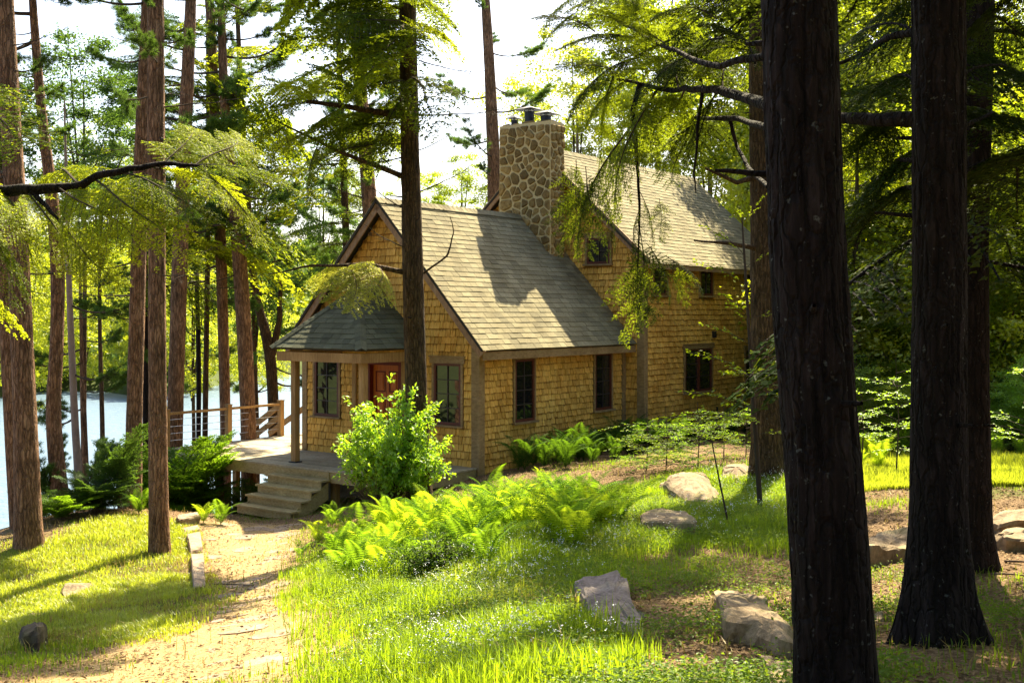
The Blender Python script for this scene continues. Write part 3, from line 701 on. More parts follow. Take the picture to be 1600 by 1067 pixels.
for k, w in enumerate(W_ms): window(mside, MS, X, -Y, *w, header=.12, split=(k == 0))
def hole(w, c=.075, top=.165): return (w[0] - c, w[1] + c, w[2] - .05, w[3] + top)
# shingles
p_front = pieces(FO, Y, Z, -X, [(.165, 0), (5.235, 0), (5.235, 2.9), (2.7, 5.62), (.165, 2.9)], [hole(w) for w in W_front] + [(2.05, 3.42, -1, 2.36)], .165, .09, .19, .048, 1)
p_front = [q for q in p_front if True]
order = sorted(range(len(p_front)), key=lambda i: p_front[i][1][1] + abs(p_front[i][1][2] - 1.6) * .15)
pick = set(order[:240]); cnt = {'i': -1}
def sel(c):
    cnt['i'] += 1; return cnt['i'] in pick
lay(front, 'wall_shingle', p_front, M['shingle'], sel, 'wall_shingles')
p_side = pieces(SO, X, Z, -Y, [(.135, -.7), (5.895, -.7), (5.895, 2.7), (.135, 2.7)], [hole(w) for w in W_side], .142, .09, .18, .045, 2)
ks = [0]
def sel2(c):
    ok = c[0] < 1.3 and c[2] > .2 and ks[0] < 58
    ks[0] += ok; return ok
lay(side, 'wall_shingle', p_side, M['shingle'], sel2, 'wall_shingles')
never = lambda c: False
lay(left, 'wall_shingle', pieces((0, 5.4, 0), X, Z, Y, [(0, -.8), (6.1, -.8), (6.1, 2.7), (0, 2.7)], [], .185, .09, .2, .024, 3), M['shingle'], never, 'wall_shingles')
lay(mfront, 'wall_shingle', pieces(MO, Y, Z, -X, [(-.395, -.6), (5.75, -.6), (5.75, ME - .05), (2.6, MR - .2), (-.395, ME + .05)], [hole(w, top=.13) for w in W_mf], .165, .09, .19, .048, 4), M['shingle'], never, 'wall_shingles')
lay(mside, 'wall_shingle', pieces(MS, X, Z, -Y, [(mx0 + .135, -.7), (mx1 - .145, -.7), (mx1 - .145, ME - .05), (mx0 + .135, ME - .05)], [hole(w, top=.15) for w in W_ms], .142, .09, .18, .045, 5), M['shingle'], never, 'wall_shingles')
# corner boards, rake boards, fascia
for lo_, hi_ in (((-.06, .002, -.1), (-.003, .16, 2.7)), ((-.06, 5.24, -.03), (-.003, 5.398, 2.3)), ((-.06, -.06, -.75), (.13, .0, 2.66)), ((5.9, -.06, -.6), (6.09, .0, 2.66)),
                 ((mx0 - .06, -.55, -.6), (mx0 - .003, -.40, ME - .1)), ((mx0 - .06, -.61, -.6), (mx0 + .13, -.552, ME - .1)), ((mx1 - .14, -.61, -.6), (mx1, -.552, ME - .1))):
    boxpart('corner_board', lo_, hi_, M['trim'], cabin)
for sgn, y0, ye in ((1, 2.7, -.32), (-1, 2.7, 5.72)):       # front gable rakes
    zE = 2.79 + SL * (-.32) - .02; bar('rake_board', (-.28, ye, zE + .02), (-.28, y0, 5.76 + .0), .035, .21, M['rake'], cabin, up=(0, -sgn * SL, 1))
bar('rake_board', (mx0 - .30, -.87, ME - .28 - .0), (mx0 - .30, 2.6, MR), .035, .2, M['rake'], cabin, up=(0, -.9, 1))
bar('rake_board', (mx0 - .30, 6.07, ME - .28), (mx0 - .30, 2.6, MR), .035, .2, M['rake'], cabin, up=(0, .9, 1))
bar('fascia', (-.28, -.335, 2.40), (mx0 - .01, -.335, 2.40), .03, .17, M['trim'], cabin); bar('fascia', (-.28, 5.73, 2.40), (mx0 - .01, 5.73, 2.40), .03, .17, M['trim'], cabin)
bar('fascia', (mx0 - .3, -.885, 4.53), (mx1 + .25, -.885, 4.53), .03, .17, M['rake'], cabin)
bar('soffit', (-.2, -.165, 2.50), (mx0 - .01, -.165, 2.50), .29, .02, M['trim'], cabin); bar('soffit', (mx0 - .2, -.72, 4.62), (mx1, -.72, 4.62), .29, .02, M['trim'], cabin)
# roofs: slabs with their shingles
def roof_plane(name, e0, e1, r1, r0, expo, wmin, wmax, seed, single=never, th=.05, poly=None, base=M['roof_base'], rm=None):
    """eave e0->e1, ridge r0->r1 (corner order e0 e1 r1 r0); shingles laid from the eave up"""
    e0, e1, r1, r0 = (np.array(q, float) for q in (e0, e1, r1, r0)); A = unit(e1 - e0); N = np.cross(A, (r0 + r1) / 2 - (e0 + e1) / 2); N = N / np.linalg.norm(N)
    if N[2] < 0: N = -N
    Uu = np.cross(N, A); Uu /= np.linalg.norm(Uu)
    if Uu[2] < 0: Uu = -Uu
    pts = [e0, e1, r1, r0] if np.linalg.norm(r1 - r0) > .01 else [e0, e1, r1]
    o = slab(name, pts, N, th, base, cabin)
    pl = [((p - e0) @ A, (p - e0) @ Uu) for p in pts]
    L_ = pieces(e0 - Uu * .02 + N * .001, A, Uu, N, pl, [], expo, wmin, wmax, .016, seed, over=1.25, jit=.003, gap=.007)
    n = lay(o, 'roof_shingle', L_, rm or M['roof'], single, 'roof_shingles'); return o
zE = 2.79 + SL * (-.35) + .13; zR = 5.76 + .14
c1 = [0]
def selr(c):
    ok = (c[2] < 4.0 and c[0] < 3.2 and c[1] < 1.4) and c1[0] < 150; c1[0] += ok; return ok
roof_plane('wing_roof', (-.34, -.36, zE), (mx0 - .01, -.36, zE), (mx0 - .01, 2.7, zR), (-.34, 2.7, zR), .155, .2, .34, 21, selr)
roof_plane('wing_roof', (mx0 - .01, 5.76, zE), (-.34, 5.76, zE), (-.34, 2.7, zR), (mx0 - .01, 2.7, zR), .155, .2, .34, 22)
mE = ME - .27; roof_plane('main_roof', (mx0 - .34, -.9, mE), (mx1 + .3, -.9, mE), (mx1 + .3, 2.6, MR + .1), (mx0 - .34, 2.6, MR + .1), .155, .2, .34, 23)
roof_plane('main_roof', (mx1 + .3, 6.1, mE), (mx0 - .34, 6.1, mE), (mx0 - .34, 2.6, MR + .1), (mx1 + .3, 2.6, MR + .1), .155, .2, .34, 24)
for (a, b, y, z_) in ((-.36, mx0 - .75, 2.7, zR), (mx0 - .36, mx1 + .3, 2.6, MR + .1)):
    q = a; k = 0; base = MB().add([(0, -.15, -.115), (.24, -.15, -.115), (.24, 0, .02), (0, 0, .035), (0, .15, -.115), (.24, .15, -.115)], [(0, 1, 2, 3), (3, 2, 5, 4)]).mesh('ridge_cap', [M['roof']])
    while q < b:
        obj('ridge_cap', base, cabin, loc=(q, y, z_ + .012)); q += .17
# chimney
chim = boxpart('chimney', (5.22, 1.72, 4.2), (5.86, 3.38, 8.34), M['mortar'], cabin)
def clip_cell(poly, p, q):
    mx_, my_ = (p[0] + q[0]) / 2, (p[1] + q[1]) / 2; nx_, ny_ = q[0] - p[0], q[1] - p[1]; out = []
    for i in range(len(poly)):
        a, b = poly[i], poly[(i + 1) % len(poly)]; da = (a[0] - mx_) * nx_ + (a[1] - my_) * ny_; db = (b[0] - mx_) * nx_ + (b[1] - my_) * ny_
        if da <= 0: out.append(a)
        if da * db < 0: t = da / (da - db); out.append((a[0] + t * (b[0] - a[0]), a[1] + t * (b[1] - a[1])))
    return out
def stones(O, A, Uu, N, w, h, cell, seed, parent, gap=.036, h_off=0.):
    rg = np.random.default_rng(seed); O, A, Uu, N = (np.array(q, float) for q in (O, A, Uu, N)); pts = []
    nx_, ny_ = max(1, round(w / cell)), max(1, round(h / (cell * .85)))
    for j in range(ny_):
        for i in range(nx_):
            if rg.random() < .22 and nx_ > 3: continue
            pts.append(((i + .5 + (j % 2) * .35 - .17 + rg.uniform(-.46, .46)) * w / nx_, (j + .5 + rg.uniform(-.48, .48)) * h / ny_))
    for p in pts:
        poly = [(0, 0), (w, 0), (w, h), (0, h)]
        for q in pts:
            if q is not p and poly: poly = clip_cell(poly, p, q)
        if len(poly) < 3: continue
        P = np.array(poly); c = P.mean(0); sz = np.sqrt(((P - c)**2).sum(1)).mean(); P = c + (P - c) * max(.3, 1 - gap / sz)
        # round the corners a little
        Q = []
        for i in range(len(P)):
            a, b, d = P[i - 1], P[i], P[(i + 1) % len(P)]; Q += [b + (a - b) * .14, b + (d - b) * .14]
        Q = np.array(Q) + rg.normal(0, .006, (len(Q), 2)); n = len(Q); dpt = rg.uniform(.02, .065)
        def lift(q2, d): return O + A * q2[0] + Uu * q2[1] + N * d
        V = [lift(q2, -.01) for q2 in Q] + [lift(c + (q2 - c) * .97, dpt * .7) for q2 in Q] + [lift(c + (q2 - c) * .78, dpt + rg.normal(0, .006)) for q2 in Q] + [lift(c, dpt * 1.05)]
        F4 = [(i, (i + 1) % n, (i + 1) % n + n, i + n) for i in range(n)] + [(i + n, (i + 1) % n + n, (i + 1) % n + 2 * n, i + 2 * n) for i in range(n)]
        mb = MB(); mb.add(V, F4); mb.F.setdefault((3, 0), []).append(np.array([(i + 2 * n, (i + 1) % n + 2 * n, 3 * n) for i in range(n)])); mb.rn.setdefault((3, 0), []).append(np.zeros(n))
        obj('stone', mb.mesh('stone', [M['stone_ch']]), parent)
stones((5.22, 1.72, 4.5), Y, Z, -X, 1.66, 3.78, .23, 31, chim)
stones((5.86, 1.72, 4.5), -X, Z, -Y, .64, 3.78, .24, 32, chim)
stones((5.22, 3.38, 5.0), X, Z, Y, .64, 3.3, .3, 33, chim)
stones((5.24, 1.74, 8.335), X, Y, Z, .6, 1.62, .3, 34, chim, gap=.02)
for (cx_, cy_, r_, h_, hw) in ((5.54, 2.62, .13, .34, .30), (5.54, 3.12, .09, .16, .17), (5.54, 2.08, .14, .17, .28)):
    f_ = MB().tube([(cx_, cy_, 8.33), (cx_, cy_, 8.36 + h_)], r_, 16).mesh('flue', [M['metal']], True); fo = obj('flue', f_, chim)
    mb = MB(); zt = 8.36 + h_ + .05; mb.add([(cx_ - hw, cy_ - hw, zt), (cx_ + hw, cy_ - hw, zt), (cx_ + hw, cy_ + hw, zt), (cx_ - hw, cy_ + hw, zt), (cx_, cy_, zt + .1), (cx_, cy_, zt + .1)], [(0, 3, 2, 1), (0, 1, 4, 4), (1, 2, 4, 4), (2, 3, 4, 4), (3, 0, 4, 4)][:1])
    mb.add([(cx_ - hw, cy_ - hw, zt + .002), (cx_ + hw, cy_ - hw, zt + .002), (cx_ + hw, cy_ + hw, zt + .002), (cx_ - hw, cy_ + hw, zt + .002), (cx_, cy_, zt + .11)], [(0, 1, 4), (1, 2, 4), (2, 3, 4), (3, 0, 4)])
    for a in (-1, 1):
        for b in (-1, 1): mb.tube([(cx_ + a * r_ * .7, cy_ + b * r_ * .7, 8.34 + h_), (cx_ + a * r_ * .7, cy_ + b * r_ * .7, zt)], .012, 4)
    obj('chimney_cap', mb.mesh('chimney_cap', [M['metal']]), chim)
# door
door = boxpart('door', (.09, 2.30, 0.03), (.135, 3.17, 2.12), M['door'], cabin)
boxpart('door_frame', (-.03, 2.2, 0.0), (.12, 2.295, 2.2), M['door_dark'], cabin); boxpart('door_frame', (-.03, 3.175, 0.0), (.12, 3.25, 2.2), M['door_dark'], cabin); boxpart('door_frame', (-.03, 2.297, 2.125), (.12, 3.173, 2.2), M['door_dark'], cabin)
for lo_, hi_ in (((-.04, 2.06, 0), (-.004, 2.197, 2.35)), ((-.04, 3.253, 0), (-.004, 3.40, 2.35)), ((-.04, 2.2, 2.203), (-.004, 3.25, 2.35))): boxpart('door_casing', lo_, hi_, M['post'], cabin)
for (y0, y1) in ((2.38, 2.68), (2.79, 3.09)):
    for (z0, z1) in ((.18, .72), (.86, 1.36), (1.50, 1.98)):
        mb = MB()
        mb.box((.078, y0, z0), (.09, y1, z0 + .03), 1); mb.box((.078, y0, z1 - .03), (.09, y1, z1), 1); mb.box((.078, y0, z0 + .03), (.09, y0 + .03, z1 - .03), 1); mb.box((.078, y1 - .03, z0 + .03), (.09, y1, z1 - .03), 1)
        mb.box((.074, y0 + .07, z0 + .07), (.0895, y1 - .07, z1 - .07), 0)
        obj('door_panel', mb.mesh('door_panel', [M['door'], M['door_dark']]), door)
obj('handle', MB().tube([(.09, 2.36, 1.0), (.04, 2.36, 1.0), (.03, 2.42, 1.0)], .014, 8).mesh('handle', [M['metal']], True), door)
# porch roof with its hips, beam and posts
pe, px0, px1, pt = 2.56, 1.50, 4.24, -2.05; pr, pm, ptr = 3.90, 2.87, -.72
roof_plane('porch_roof', (pt, px1, pe), (pt, px0, pe), (ptr, pm, pr), (ptr, pm, pr), .15, .2, .36, 25, lambda c: True, th=.07, rm=M['roof_porch_shade'])
roof_plane('porch_roof', (pt, px0, pe), (-.04, px0, pe), (-.04, pm, pr), (ptr, pm, pr), .15, .2, .36, 26, lambda c: True, th=.07, rm=M['roof_porch_shade'])
roof_plane('porch_roof', (-.04, px1, pe), (pt, px1, pe), (ptr, pm, pr), (-.04, pm, pr), .15, .2, .36, 27, th=.07, rm=M['roof_porch_shade'])
hd = np.array((ptr, pm, pr)); cap = MB().add([(-.12, 0, -.075), (-.12, .2, -.075), (0, .2, .0), (0, -.03, .012), (.12, 0, -.075), (.12, .2, -.075)], [(0, 1, 2, 3), (3, 2, 5, 4)]).mesh('hip_cap', [M['roof_porch_shade']])
for e in ((pt, px0, pe), (pt, px1, pe)):
    e = np.array(e); d = hd - e; L_ = np.linalg.norm(d); d /= L_; xx = unit(np.cross(d, Z)); zz = np.cross(xx, d); q = 0
    while q < L_ - .1: obj('hip_cap', cap, cabin, mw=mat4(e + d * q + zz * .035, (xx, d, zz))); q += .15
for q in np.arange(ptr, -.1, .15): obj('ridge_cap', base, cabin, loc=(q, pm, pr + .02), scale=(.7, .8, .8))
bar('porch_beam', (-1.93, px0 + .08, 2.36), (-1.93, px1 - .08, 2.36), .09, .20, M['post'], cabin)
bar('porch_beam', (-1.88, 1.62, 2.36), (-.05, 1.62, 2.36), .09, .20, M['post'], cabin); bar('porch_beam', (-1.88, 4.1, 2.36), (-.05, 4.1, 2.36), .09, .20, M['post'], cabin)
for (a, b) in ((-1.72, 3.83), (-1.72, 1.75)):
    pp = boxpart('porch_post', (a - .07, b - .07, .0), (a + .07, b + .07, 2.26), M['post'], cabin); boxpart('post_base', (a - .105, b - .105, .001), (a + .105, b + .105, .03), M['metal'], pp)
boxpart('wall_post', (-.10, 1.66, 0), (-.04, 1.80, 2.36), M['post'], cabin); boxpart('wall_post', (-.10, 3.56, 0), (-.04, 3.68, 2.36), M['post'], cabin)
boxpart('wall_lamp', (9.95, -.66, 2.62), (10.07, -.575, 2.80), M['metal'], cabin); boxpart('meter_pipe', (10.2, -.62, -.1), (10.26, -.575, .65), M['metal'], cabin)
# deck
deck = thing('deck', 'pale board deck on posts wrapping the cabin front, with cable railing and broad steps', 'deck', tuple(CL), rz=ANG)
q = -2.2; k = 0
pw_ = .142
while q < 2.05:
    if q < -.07: lo_y, hi_y = .0, 8.25
    else: lo_y, hi_y = 5.46, 8.25
    o = boxpart('deck_board', (q, lo_y, -.036), (q + pw_ - .014, hi_y, RNG.uniform(-.002, .002)), M['deckwood'], deck); q += pw_
boxpart('rim_joist', (-2.19, .02, -.26), (-2.15, 8.2, -.04), M['tread'], deck); boxpart('rim_joist', (-2.14, .02, -.26), (-.06, .06, -.04), M['tread'], deck); boxpart('rim_joist', (-2.14, 8.16, -.26), (2.0, 8.2, -.04), M['tread'], deck)
for y in np.arange(.6, 8, .6): boxpart('joist', (-2.14, y, -.25), (-.1, y + .04, -.045), M['tread'], deck)
for x in (-1.9, .1, 1.8):
    for y in ((.4, 2.4, 4.3, 6.2, 8.0) if x < -1 else (6.2, 8.0)): boxpart('deck_post', (x - .07, y - .07, -2.3), (x + .07, y + .07, -.26), M['post'], deck)
for i in range(4):
    z_ = -.18 * (i + 1); x1 = -2.2 - .28 * i; x0 = x1 - .28
    st = boxpart('step_tread', (x0 - .02, 2.22, z_ - .04), (x1 + .012, 3.93, z_), M['tread'], deck)
    boxpart('step_riser', (x0 + .015, 2.26, z_ - .18), (x0 + .045, 3.89, z_ - .042), M['tread'], deck)
boxpart('step_riser', (-2.235, 2.26, -.178), (-2.195, 3.89, -.038), M['tread'], deck)
for y in (2.30, 3.82):
    mb = MB(); mb.add([(-2.2, y, -.25), (-3.2, y, -.76), (-3.2, y, -1.1), (-2.2, y, -.6), (-2.2, y + .035, -.25), (-3.2, y + .035, -.76), (-3.2, y + .035, -1.1), (-2.2, y + .035, -.6)], [(0, 1, 2, 3), (7, 6, 5, 4), (0, 4, 5, 1), (2, 6, 7, 3), (1, 5, 6, 2), (0, 3, 7, 4)]); obj('step_stringer', mb.mesh('step_stringer', [M['tread']]), deck)
rp_ = [(-1.95, 8.13), (-.05, 8.13), (1.72, 8.13), (1.95, 7.5)]
for (a, b) in rp_[:3]:
    r_ = boxpart('rail_post', (a - .065, b - .065, .0), (a + .065, b + .065, .95), M['post'], deck); mb = MB(); mb.box((a - .075, b - .075, .951), (a + .075, b + .075, .975)); obj('post_cap', mb.mesh('post_cap', [M['post']]), r_)
boxpart('rail_post', (2.8, 7.95, -.1), (2.93, 8.08, 1.0), M['post'], deck)
for i in range(2):
    (a, b), (c, d) = rp_[i], rp_[i + 1]
    bar('top_rail', (a, b, .86), (c, d, .86), .07, .06, M['post'], deck)
    for z_ in (.2, .37, .54, .71): obj('cable', MB().tube([(a, b, z_), (c, d, z_)], .006, 5).mesh('cable', [M['cable']]), deck)
bar('top_rail', (-1.95, 8.13, .86), (-1.95, 5.2, .86), .05, .05, M['post'], deck) if False else None
bar('stair_rail', (1.72, 8.15, .84), (1.72, 9.75, -.10), .05, .15, M['post'], deck); bar('stair_rail', (1.72, 8.15, .55), (1.72, 9.55, -.28), .04, .14, M['post'], deck)
bar('stair_rail', (2.86, 8.02, .9), (2.86, 9.9, -.15), .05, .15, M['post'], deck); bar('top_rail', (2.86, 8.0, .86), (2.86, 5.5, .86), .035, .035, M['cable'], deck)
for z_ in (.25, .5): obj('cable', MB().tube([(2.86, 8.0, z_), (2.86, 5.5, z_)], .006, 5).mesh('cable', [M['cable']]), deck)
for i in range(6): boxpart('lower_stair_tread', (1.78, 8.26 + .26 * i, -.2 - .18 * i), (2.8, 8.54 + .26 * i, -.16 - .18 * i), M['tread'], deck)
boxpart('deck_board', (2.06, 5.46, -.036), (2.95, 8.25, -.001), M['deckwood'], deck)

# ------------------------------------------------------------------ shared bough meshes
HB = [hemlock_bough('hemlock_branch', 40 + i, 2.6, 26, 2.0, dr, limb=.020) for i, dr in enumerate((.5, .7, .35))]
HF = [hemlock_bough('hemlock_branch', 50 + i, 2.6, 24, 3.2, dr, limb=.020) for i, dr in enumerate((.5, .8, .35))]
HS = [hemlock_bough('hemlock_branch', 60 + i, 2.6, 18, 2.0, .6, limb=.014, full=.8) for i in range(2)]
PB = [pine_bough('pine_branch', 70 + i, 2.2, 34, .15, 60) for i in range(3)]
DB = [dead_bough('dead_branch', 80 + i) for i in range(4)]
def leafy_bough(name, seed, L=1.4, nt=16, leaf=.075, mats=None):
    rg = np.random.default_rng(seed); mb = MB(); t = np.linspace(0, 1, 8)
    ax = np.c_[t * L, .06 * np.sin(t * 5), .12 * L * t - .2 * L * t**2]; mb.tube(ax, .007 * (1 - t * .8) + .0015, 4, 1)
    P, D = [], []
    for q in range(nt):
        tt = rg.uniform(.1, 1); p = np.array([np.interp(tt, t, ax[:, k]) for k in range(3)]); a = rg.uniform(.4, 1.2) * rg.choice((-1, 1)); ln = rg.uniform(.1, .42) * L * .6 * (1.2 - tt)
        d = np.array((math.cos(a), math.sin(a), rg.uniform(-.25, .25))); e = p + d * ln; mb.tube(np.array([p, e]), [.003, .001], 3, 1)
        for z in np.linspace(.25, 1, max(3, int(ln / .045))):
            P.append(p + (e - p) * z); b = a + rg.choice((-1, 1)) * rg.uniform(.3, 1.1); D.append((math.cos(b), math.sin(b), rg.uniform(-.5, .1)))
    P, D = np.array(P), unit(np.array(D)); n = len(P)
    V, F = leaves_mesh(P, D, unit(rg.normal(0, .4, (n, 3)) + (0, 0, 1)), leaf * rg.uniform(.6, 1.2, n), leaf * rg.uniform(.5, .75, n)); mb.add(V, F, 0, rg.random() * .3)
    return mb.mesh(name, mats or [M['leaf'], M['bark_twig']])
LB = [leafy_bough('leafy_branch', 90 + i) for i in range(3)]
CR = [leaf_crown('crown', 100 + i, 2.2, 2.6, 170, 190, .075, .34, limbs=5) for i in range(2)]
CRS = [leaf_crown('crown', 110, 2.2, 2.8, 110, 190, .085, .34, shell=.35, limbs=4)]
HC = [hemlock_crown('crown', 120 + i, 8, 2.0, 60, k=1.6, dens=1.5) for i in range(2)]
def setmat(o, *ms):
    for i, m_ in enumerate(ms):
        if m_ is not None: o.material_slots[i].link = 'OBJECT'; o.material_slots[i].material = m_
def px_tree(name, label, cat, pts, d, bark, top=15., sides=14, rings=60, furrow=.05, flare=0., group=None, seed=0, fs=1.0, tipr=.35, kink=None):
    """a trunk followed through pixels of the photograph at its own distance d; pts from the ground up (px, py, width px)"""
    W3 = [px_at(a, b, d) for a, b, w in pts]; rad = [w * d / F_PX / 2 for a, b, w in pts]
    b0 = W3[0].copy(); g = gzf(b0[0], b0[1]); root = np.array((b0[0], b0[1], g))
    if W3[0][2] > g - .05: W3 = [np.array((b0[0], b0[1], g - .35))] + ([W3[0]] if W3[0][2] > g + .3 else []) + W3[1:]; rad = [rad[0]] + ([rad[0]] if len(W3) > len(pts) else []) + rad[1:]
    last, prev = W3[-1], W3[-2]
    if top > last[2] + .5:
        dr = (last - prev) / max(.3, last[2] - prev[2]); dr[0] = np.clip(dr[0], -.08, .08)
        h = top - last[2]; W3 += [last + dr * h * .5 + (0, 0, 0), last + dr * h]; W3[-2][2] = last[2] + h * .5; W3[-1][2] = top; rad += [rad[-1] * (1 + tipr) / 2, rad[-1] * tipr]
    t = thing(name, label, cat, tuple(root), group)
    P = np.array(W3) - root; obj('trunk', trunk_mesh('trunk', P, rad, sides, rings, bark, furrow, seed, flare, fs), t)
    t['_']= 0; del t['_']
    TR[label] = (t, np.array(W3), np.array(rad), root); return t
TR = {}
def on_trunk(label, z):
    t, W3, rad, root = TR[label]; return np.array([np.interp(z, W3[:, 2], W3[:, k]) for k in (0, 1)] + [z])
def bough(t, me, L0, p0, p1, roll=0., width=1., name='branch', mats=None):
    root = np.array(t.location); o = obj(name, me, t, mw=aim(np.array(p0) - root, np.array(p1) - root, L0, roll, width))
    if mats: setmat(o, *mats)
    return o
RLL = np.random.default_rng(123)
def PBx(t, me, L0, a, b, roll=None, width=1., mats=None):
    if roll is None: roll = float(RLL.choice((-1, 1)) * RLL.uniform(.25, .8)) if me in HB or me in HF else 0.
    return bough(t, me, L0, px_at(*a), px_at(*b), roll, width, mats=mats)
def limb(t, pts, rad, mat_, n=8, name='limb', seed=0):
    """bare limb tube through world points, kinked a little"""
    P = np.array(pts, float); s = np.linspace(0, len(P) - 1, 26); Q = np.stack([np.interp(s, np.arange(len(P)), P[:, k]) for k in range(3)], 1)
    w = np.stack([fbm(s * 1.3 + seed + 9 * k, s * 0 + seed) for k in range(3)], 1); Q += w * np.linalg.norm(P[-1] - P[0]) * .035 * np.minimum(1, s)[:, None]
    r_ = np.linspace(rad[0], rad[1], 26) * (1 + .25 * fbm(s * 4, s * 0 + seed)); V, F = tube(Q, r_, n)
    return obj(name, mk_mesh(name, V - np.array(t.location), [F], [mat_], smooth=True), t)
def crown_of(label, z0, z1, n, kinds, L0, lmin, lmax, seed, mats=None, droop=-.1, az=None):
    rg = np.random.default_rng(seed); t = TR[label][0]
    for i in range(n):
        z = z0 + (z1 - z0) * (i + rg.random()) / n; p = on_trunk(label, z); a = rg.uniform(0, 2 * math.pi) if az is None else rg.uniform(*az)
        l = rg.uniform(lmin, lmax) * (1 - .6 * (z - z0) / max(.1, z1 - z0 + 1)); bough(t, kinds[i % len(kinds)], L0, p, p + np.array((math.cos(a), math.sin(a), rg.normal(droop, .12))) * l, rg.normal(0, .4), 1, mats=mats)

# ------------------------------------------------------------------ trees, left to right
BP, BH, BD = M['bark_pine'], M['bark_hem'], M['bark_dark']
px_tree('pine_tree', 'thick red-barked pine at the far left edge, standing on the bank above the lake', 'tree', [(47, 852, 50), (43, 780, 41), (38, 620, 35), (28, 380, 33), (16, 180, 31), (6, 0, 30)], 18.5, BP, 15, 26, 130, .07, .25, seed=1)
px_tree('pine_tree', 'pine trunk half hidden behind the thick red pine at the far left edge', 'tree', [(34, 846, 34), (20, 650, 28), (6, 400, 26), (-8, 100, 25)], 20.5, BP, 15, 20, 90, .06, seed=2)
px_tree('pine_tree', 'dark bent pine second from the left edge, swaying above the lake bank', 'tree', [(100, 790, 32), (88, 720, 25), (82, 640, 23), (89, 540, 21), (91, 427, 22), (82, 310, 20), (67, 200, 16), (58, 100, 14), (51, 0, 12)], 22, BP, 14, 20, 110, .06, .2, seed=3)
px_tree('young_tree', 'slim pale crooked trunk between the bent pine and the paired pines, lake behind', 'tree', [(124, 770, 13), (117, 660, 12), (110, 500, 10), (107, 420, 9), (104, 300, 6)], 24, M['bark_pale'], 8.0, 10, 60, .05, seed=4)
px_tree('young_tree', 'slim grey trunk just right of the pale crooked one by the lake', 'tree', [(135, 765, 11), (130, 640, 10), (128, 560, 7)], 26, BP, 5., 10, 40, .05, seed=5)
px_tree('pine_tree', 'straight red pine just left of the nearest tree beside the path', 'tree', [(207, 785, 29), (210, 640, 25), (216, 420, 24), (221, 250, 24), (228, 100, 23), (233, 0, 22)], 22.5, BP, 15, 22, 110, .06, .15, seed=6)
px_tree('pine_tree', 'thin dark trunk seen between the two paired pines left of the path', 'tree', [(229, 720, 12), (227, 500, 11), (225, 300, 9)], 31, BD, 12, 10, 50, .04, seed=7)
px_tree('pine_tree', 'nearest red-brown trunk beside the stone edging on the left of the path', 'tree', [(250, 856, 38), (248, 800, 31), (246, 600, 28), (245, 380, 27), (244, 180, 27), (243, 0, 26)], 18.7, BP, 15, 28, 150, .08, .3, seed=8)
px_tree('pine_tree', 'red pine behind the corner post of the deck railing', 'tree', [(272, 710, 26), (275, 600, 25), (281, 410, 25), (289, 200, 22), (296, 60, 19), (298, 0, 17)], 28, BP, 14, 20, 100, .06, seed=9)
px_tree('pine_tree', 'slim trunk rising behind the railing between the corner and middle posts', 'tree', [(310, 700, 8), (311, 560, 8), (306, 400, 6)], 34, BD, 9, 8, 40, .04, seed=10)
px_tree('pine_tree', 'slender pine behind the middle railing post', 'tree', [(353, 700, 17), (350, 560, 17), (345, 380, 18), (338, 250, 17), (331, 60, 15), (327, 0, 14)], 31, BP, 14, 16, 100, .06, seed=11)
px_tree('pine_tree', 'purple-brown pine behind the deck stair, leaning left as it rises', 'tree', [(389, 690, 25), (383, 540, 24), (373, 380, 23), (360, 280, 19), (350, 150, 15), (345, 0, 12)], 29.5, BP, 14, 20, 100, .06, seed=12)
px_tree('forked_tree', 'crooked forked tree left of the porch, leaning over the lake', 'tree', [(428, 660, 18), (426, 600, 18), (420, 530, 18), (408, 495, 15), (397, 460, 13), (389, 350, 12), (379, 200, 9), (370, 0, 7)], 34, BH, 14, 14, 90, .06, seed=13)
t = TR['crooked forked tree left of the porch, leaning over the lake'][0]
limb(t, [px_at(424, 560, 34), px_at(436, 500, 34), px_at(438, 440, 34), px_at(430, 400, 34)], (.12, .03), BH)
px_tree('pine_tree', 'pinkish pine rising behind the front gable', 'tree', [(592, 640, 28), (580, 345, 25), (575, 290, 24), (567, 180, 21), (560, 100, 19), (556, 0, 16)], 36, BP, 15, 18, 90, .05, seed=14)
px_tree('pine_tree', 'thin dark-topped trunk behind the gable left of the pinkish pine', 'tree', [(548, 640, 14), (542, 400, 12), (536, 250, 11), (530, 100, 9)], 40, BH, 16, 10, 60, .05, seed=15)
px_tree('pine_tree', 'tall pink-barked pine behind the cabin, left of the chimney', 'tree', [(778, 640, 26), (773, 340, 22), (771, 240, 21), (766, 130, 18), (760, 20, 15)], 41, BP, 17, 18, 90, .05, seed=16)
T12 = 'dark hemlock trunk standing in front of the cabin door and gable'
px_tree('hemlock_tree', T12, 'tree', [(657, 800, 50), (655, 740, 38), (650, 600, 35), (645, 420, 34), (641, 250, 31), (638, 100, 29), (637, 0, 27)], 20.3, BH, 17, 30, 170, .10, .3, seed=17, fs=1.3)
T13 = 'red-brown trunk half hidden behind the huge nearest tree, by the cabin corner'
px_tree('hemlock_tree', T13, 'tree', [(1203, 742, 74), (1200, 700, 54), (1196, 560, 46), (1193, 400, 42), (1189, 200, 38), (1187, 0, 34)], 19.5, BH, 17, 26, 120, .09, .3, seed=18, fs=1.3)
T14 = 'huge nearest tree trunk with deeply furrowed bark, right of the cabin'
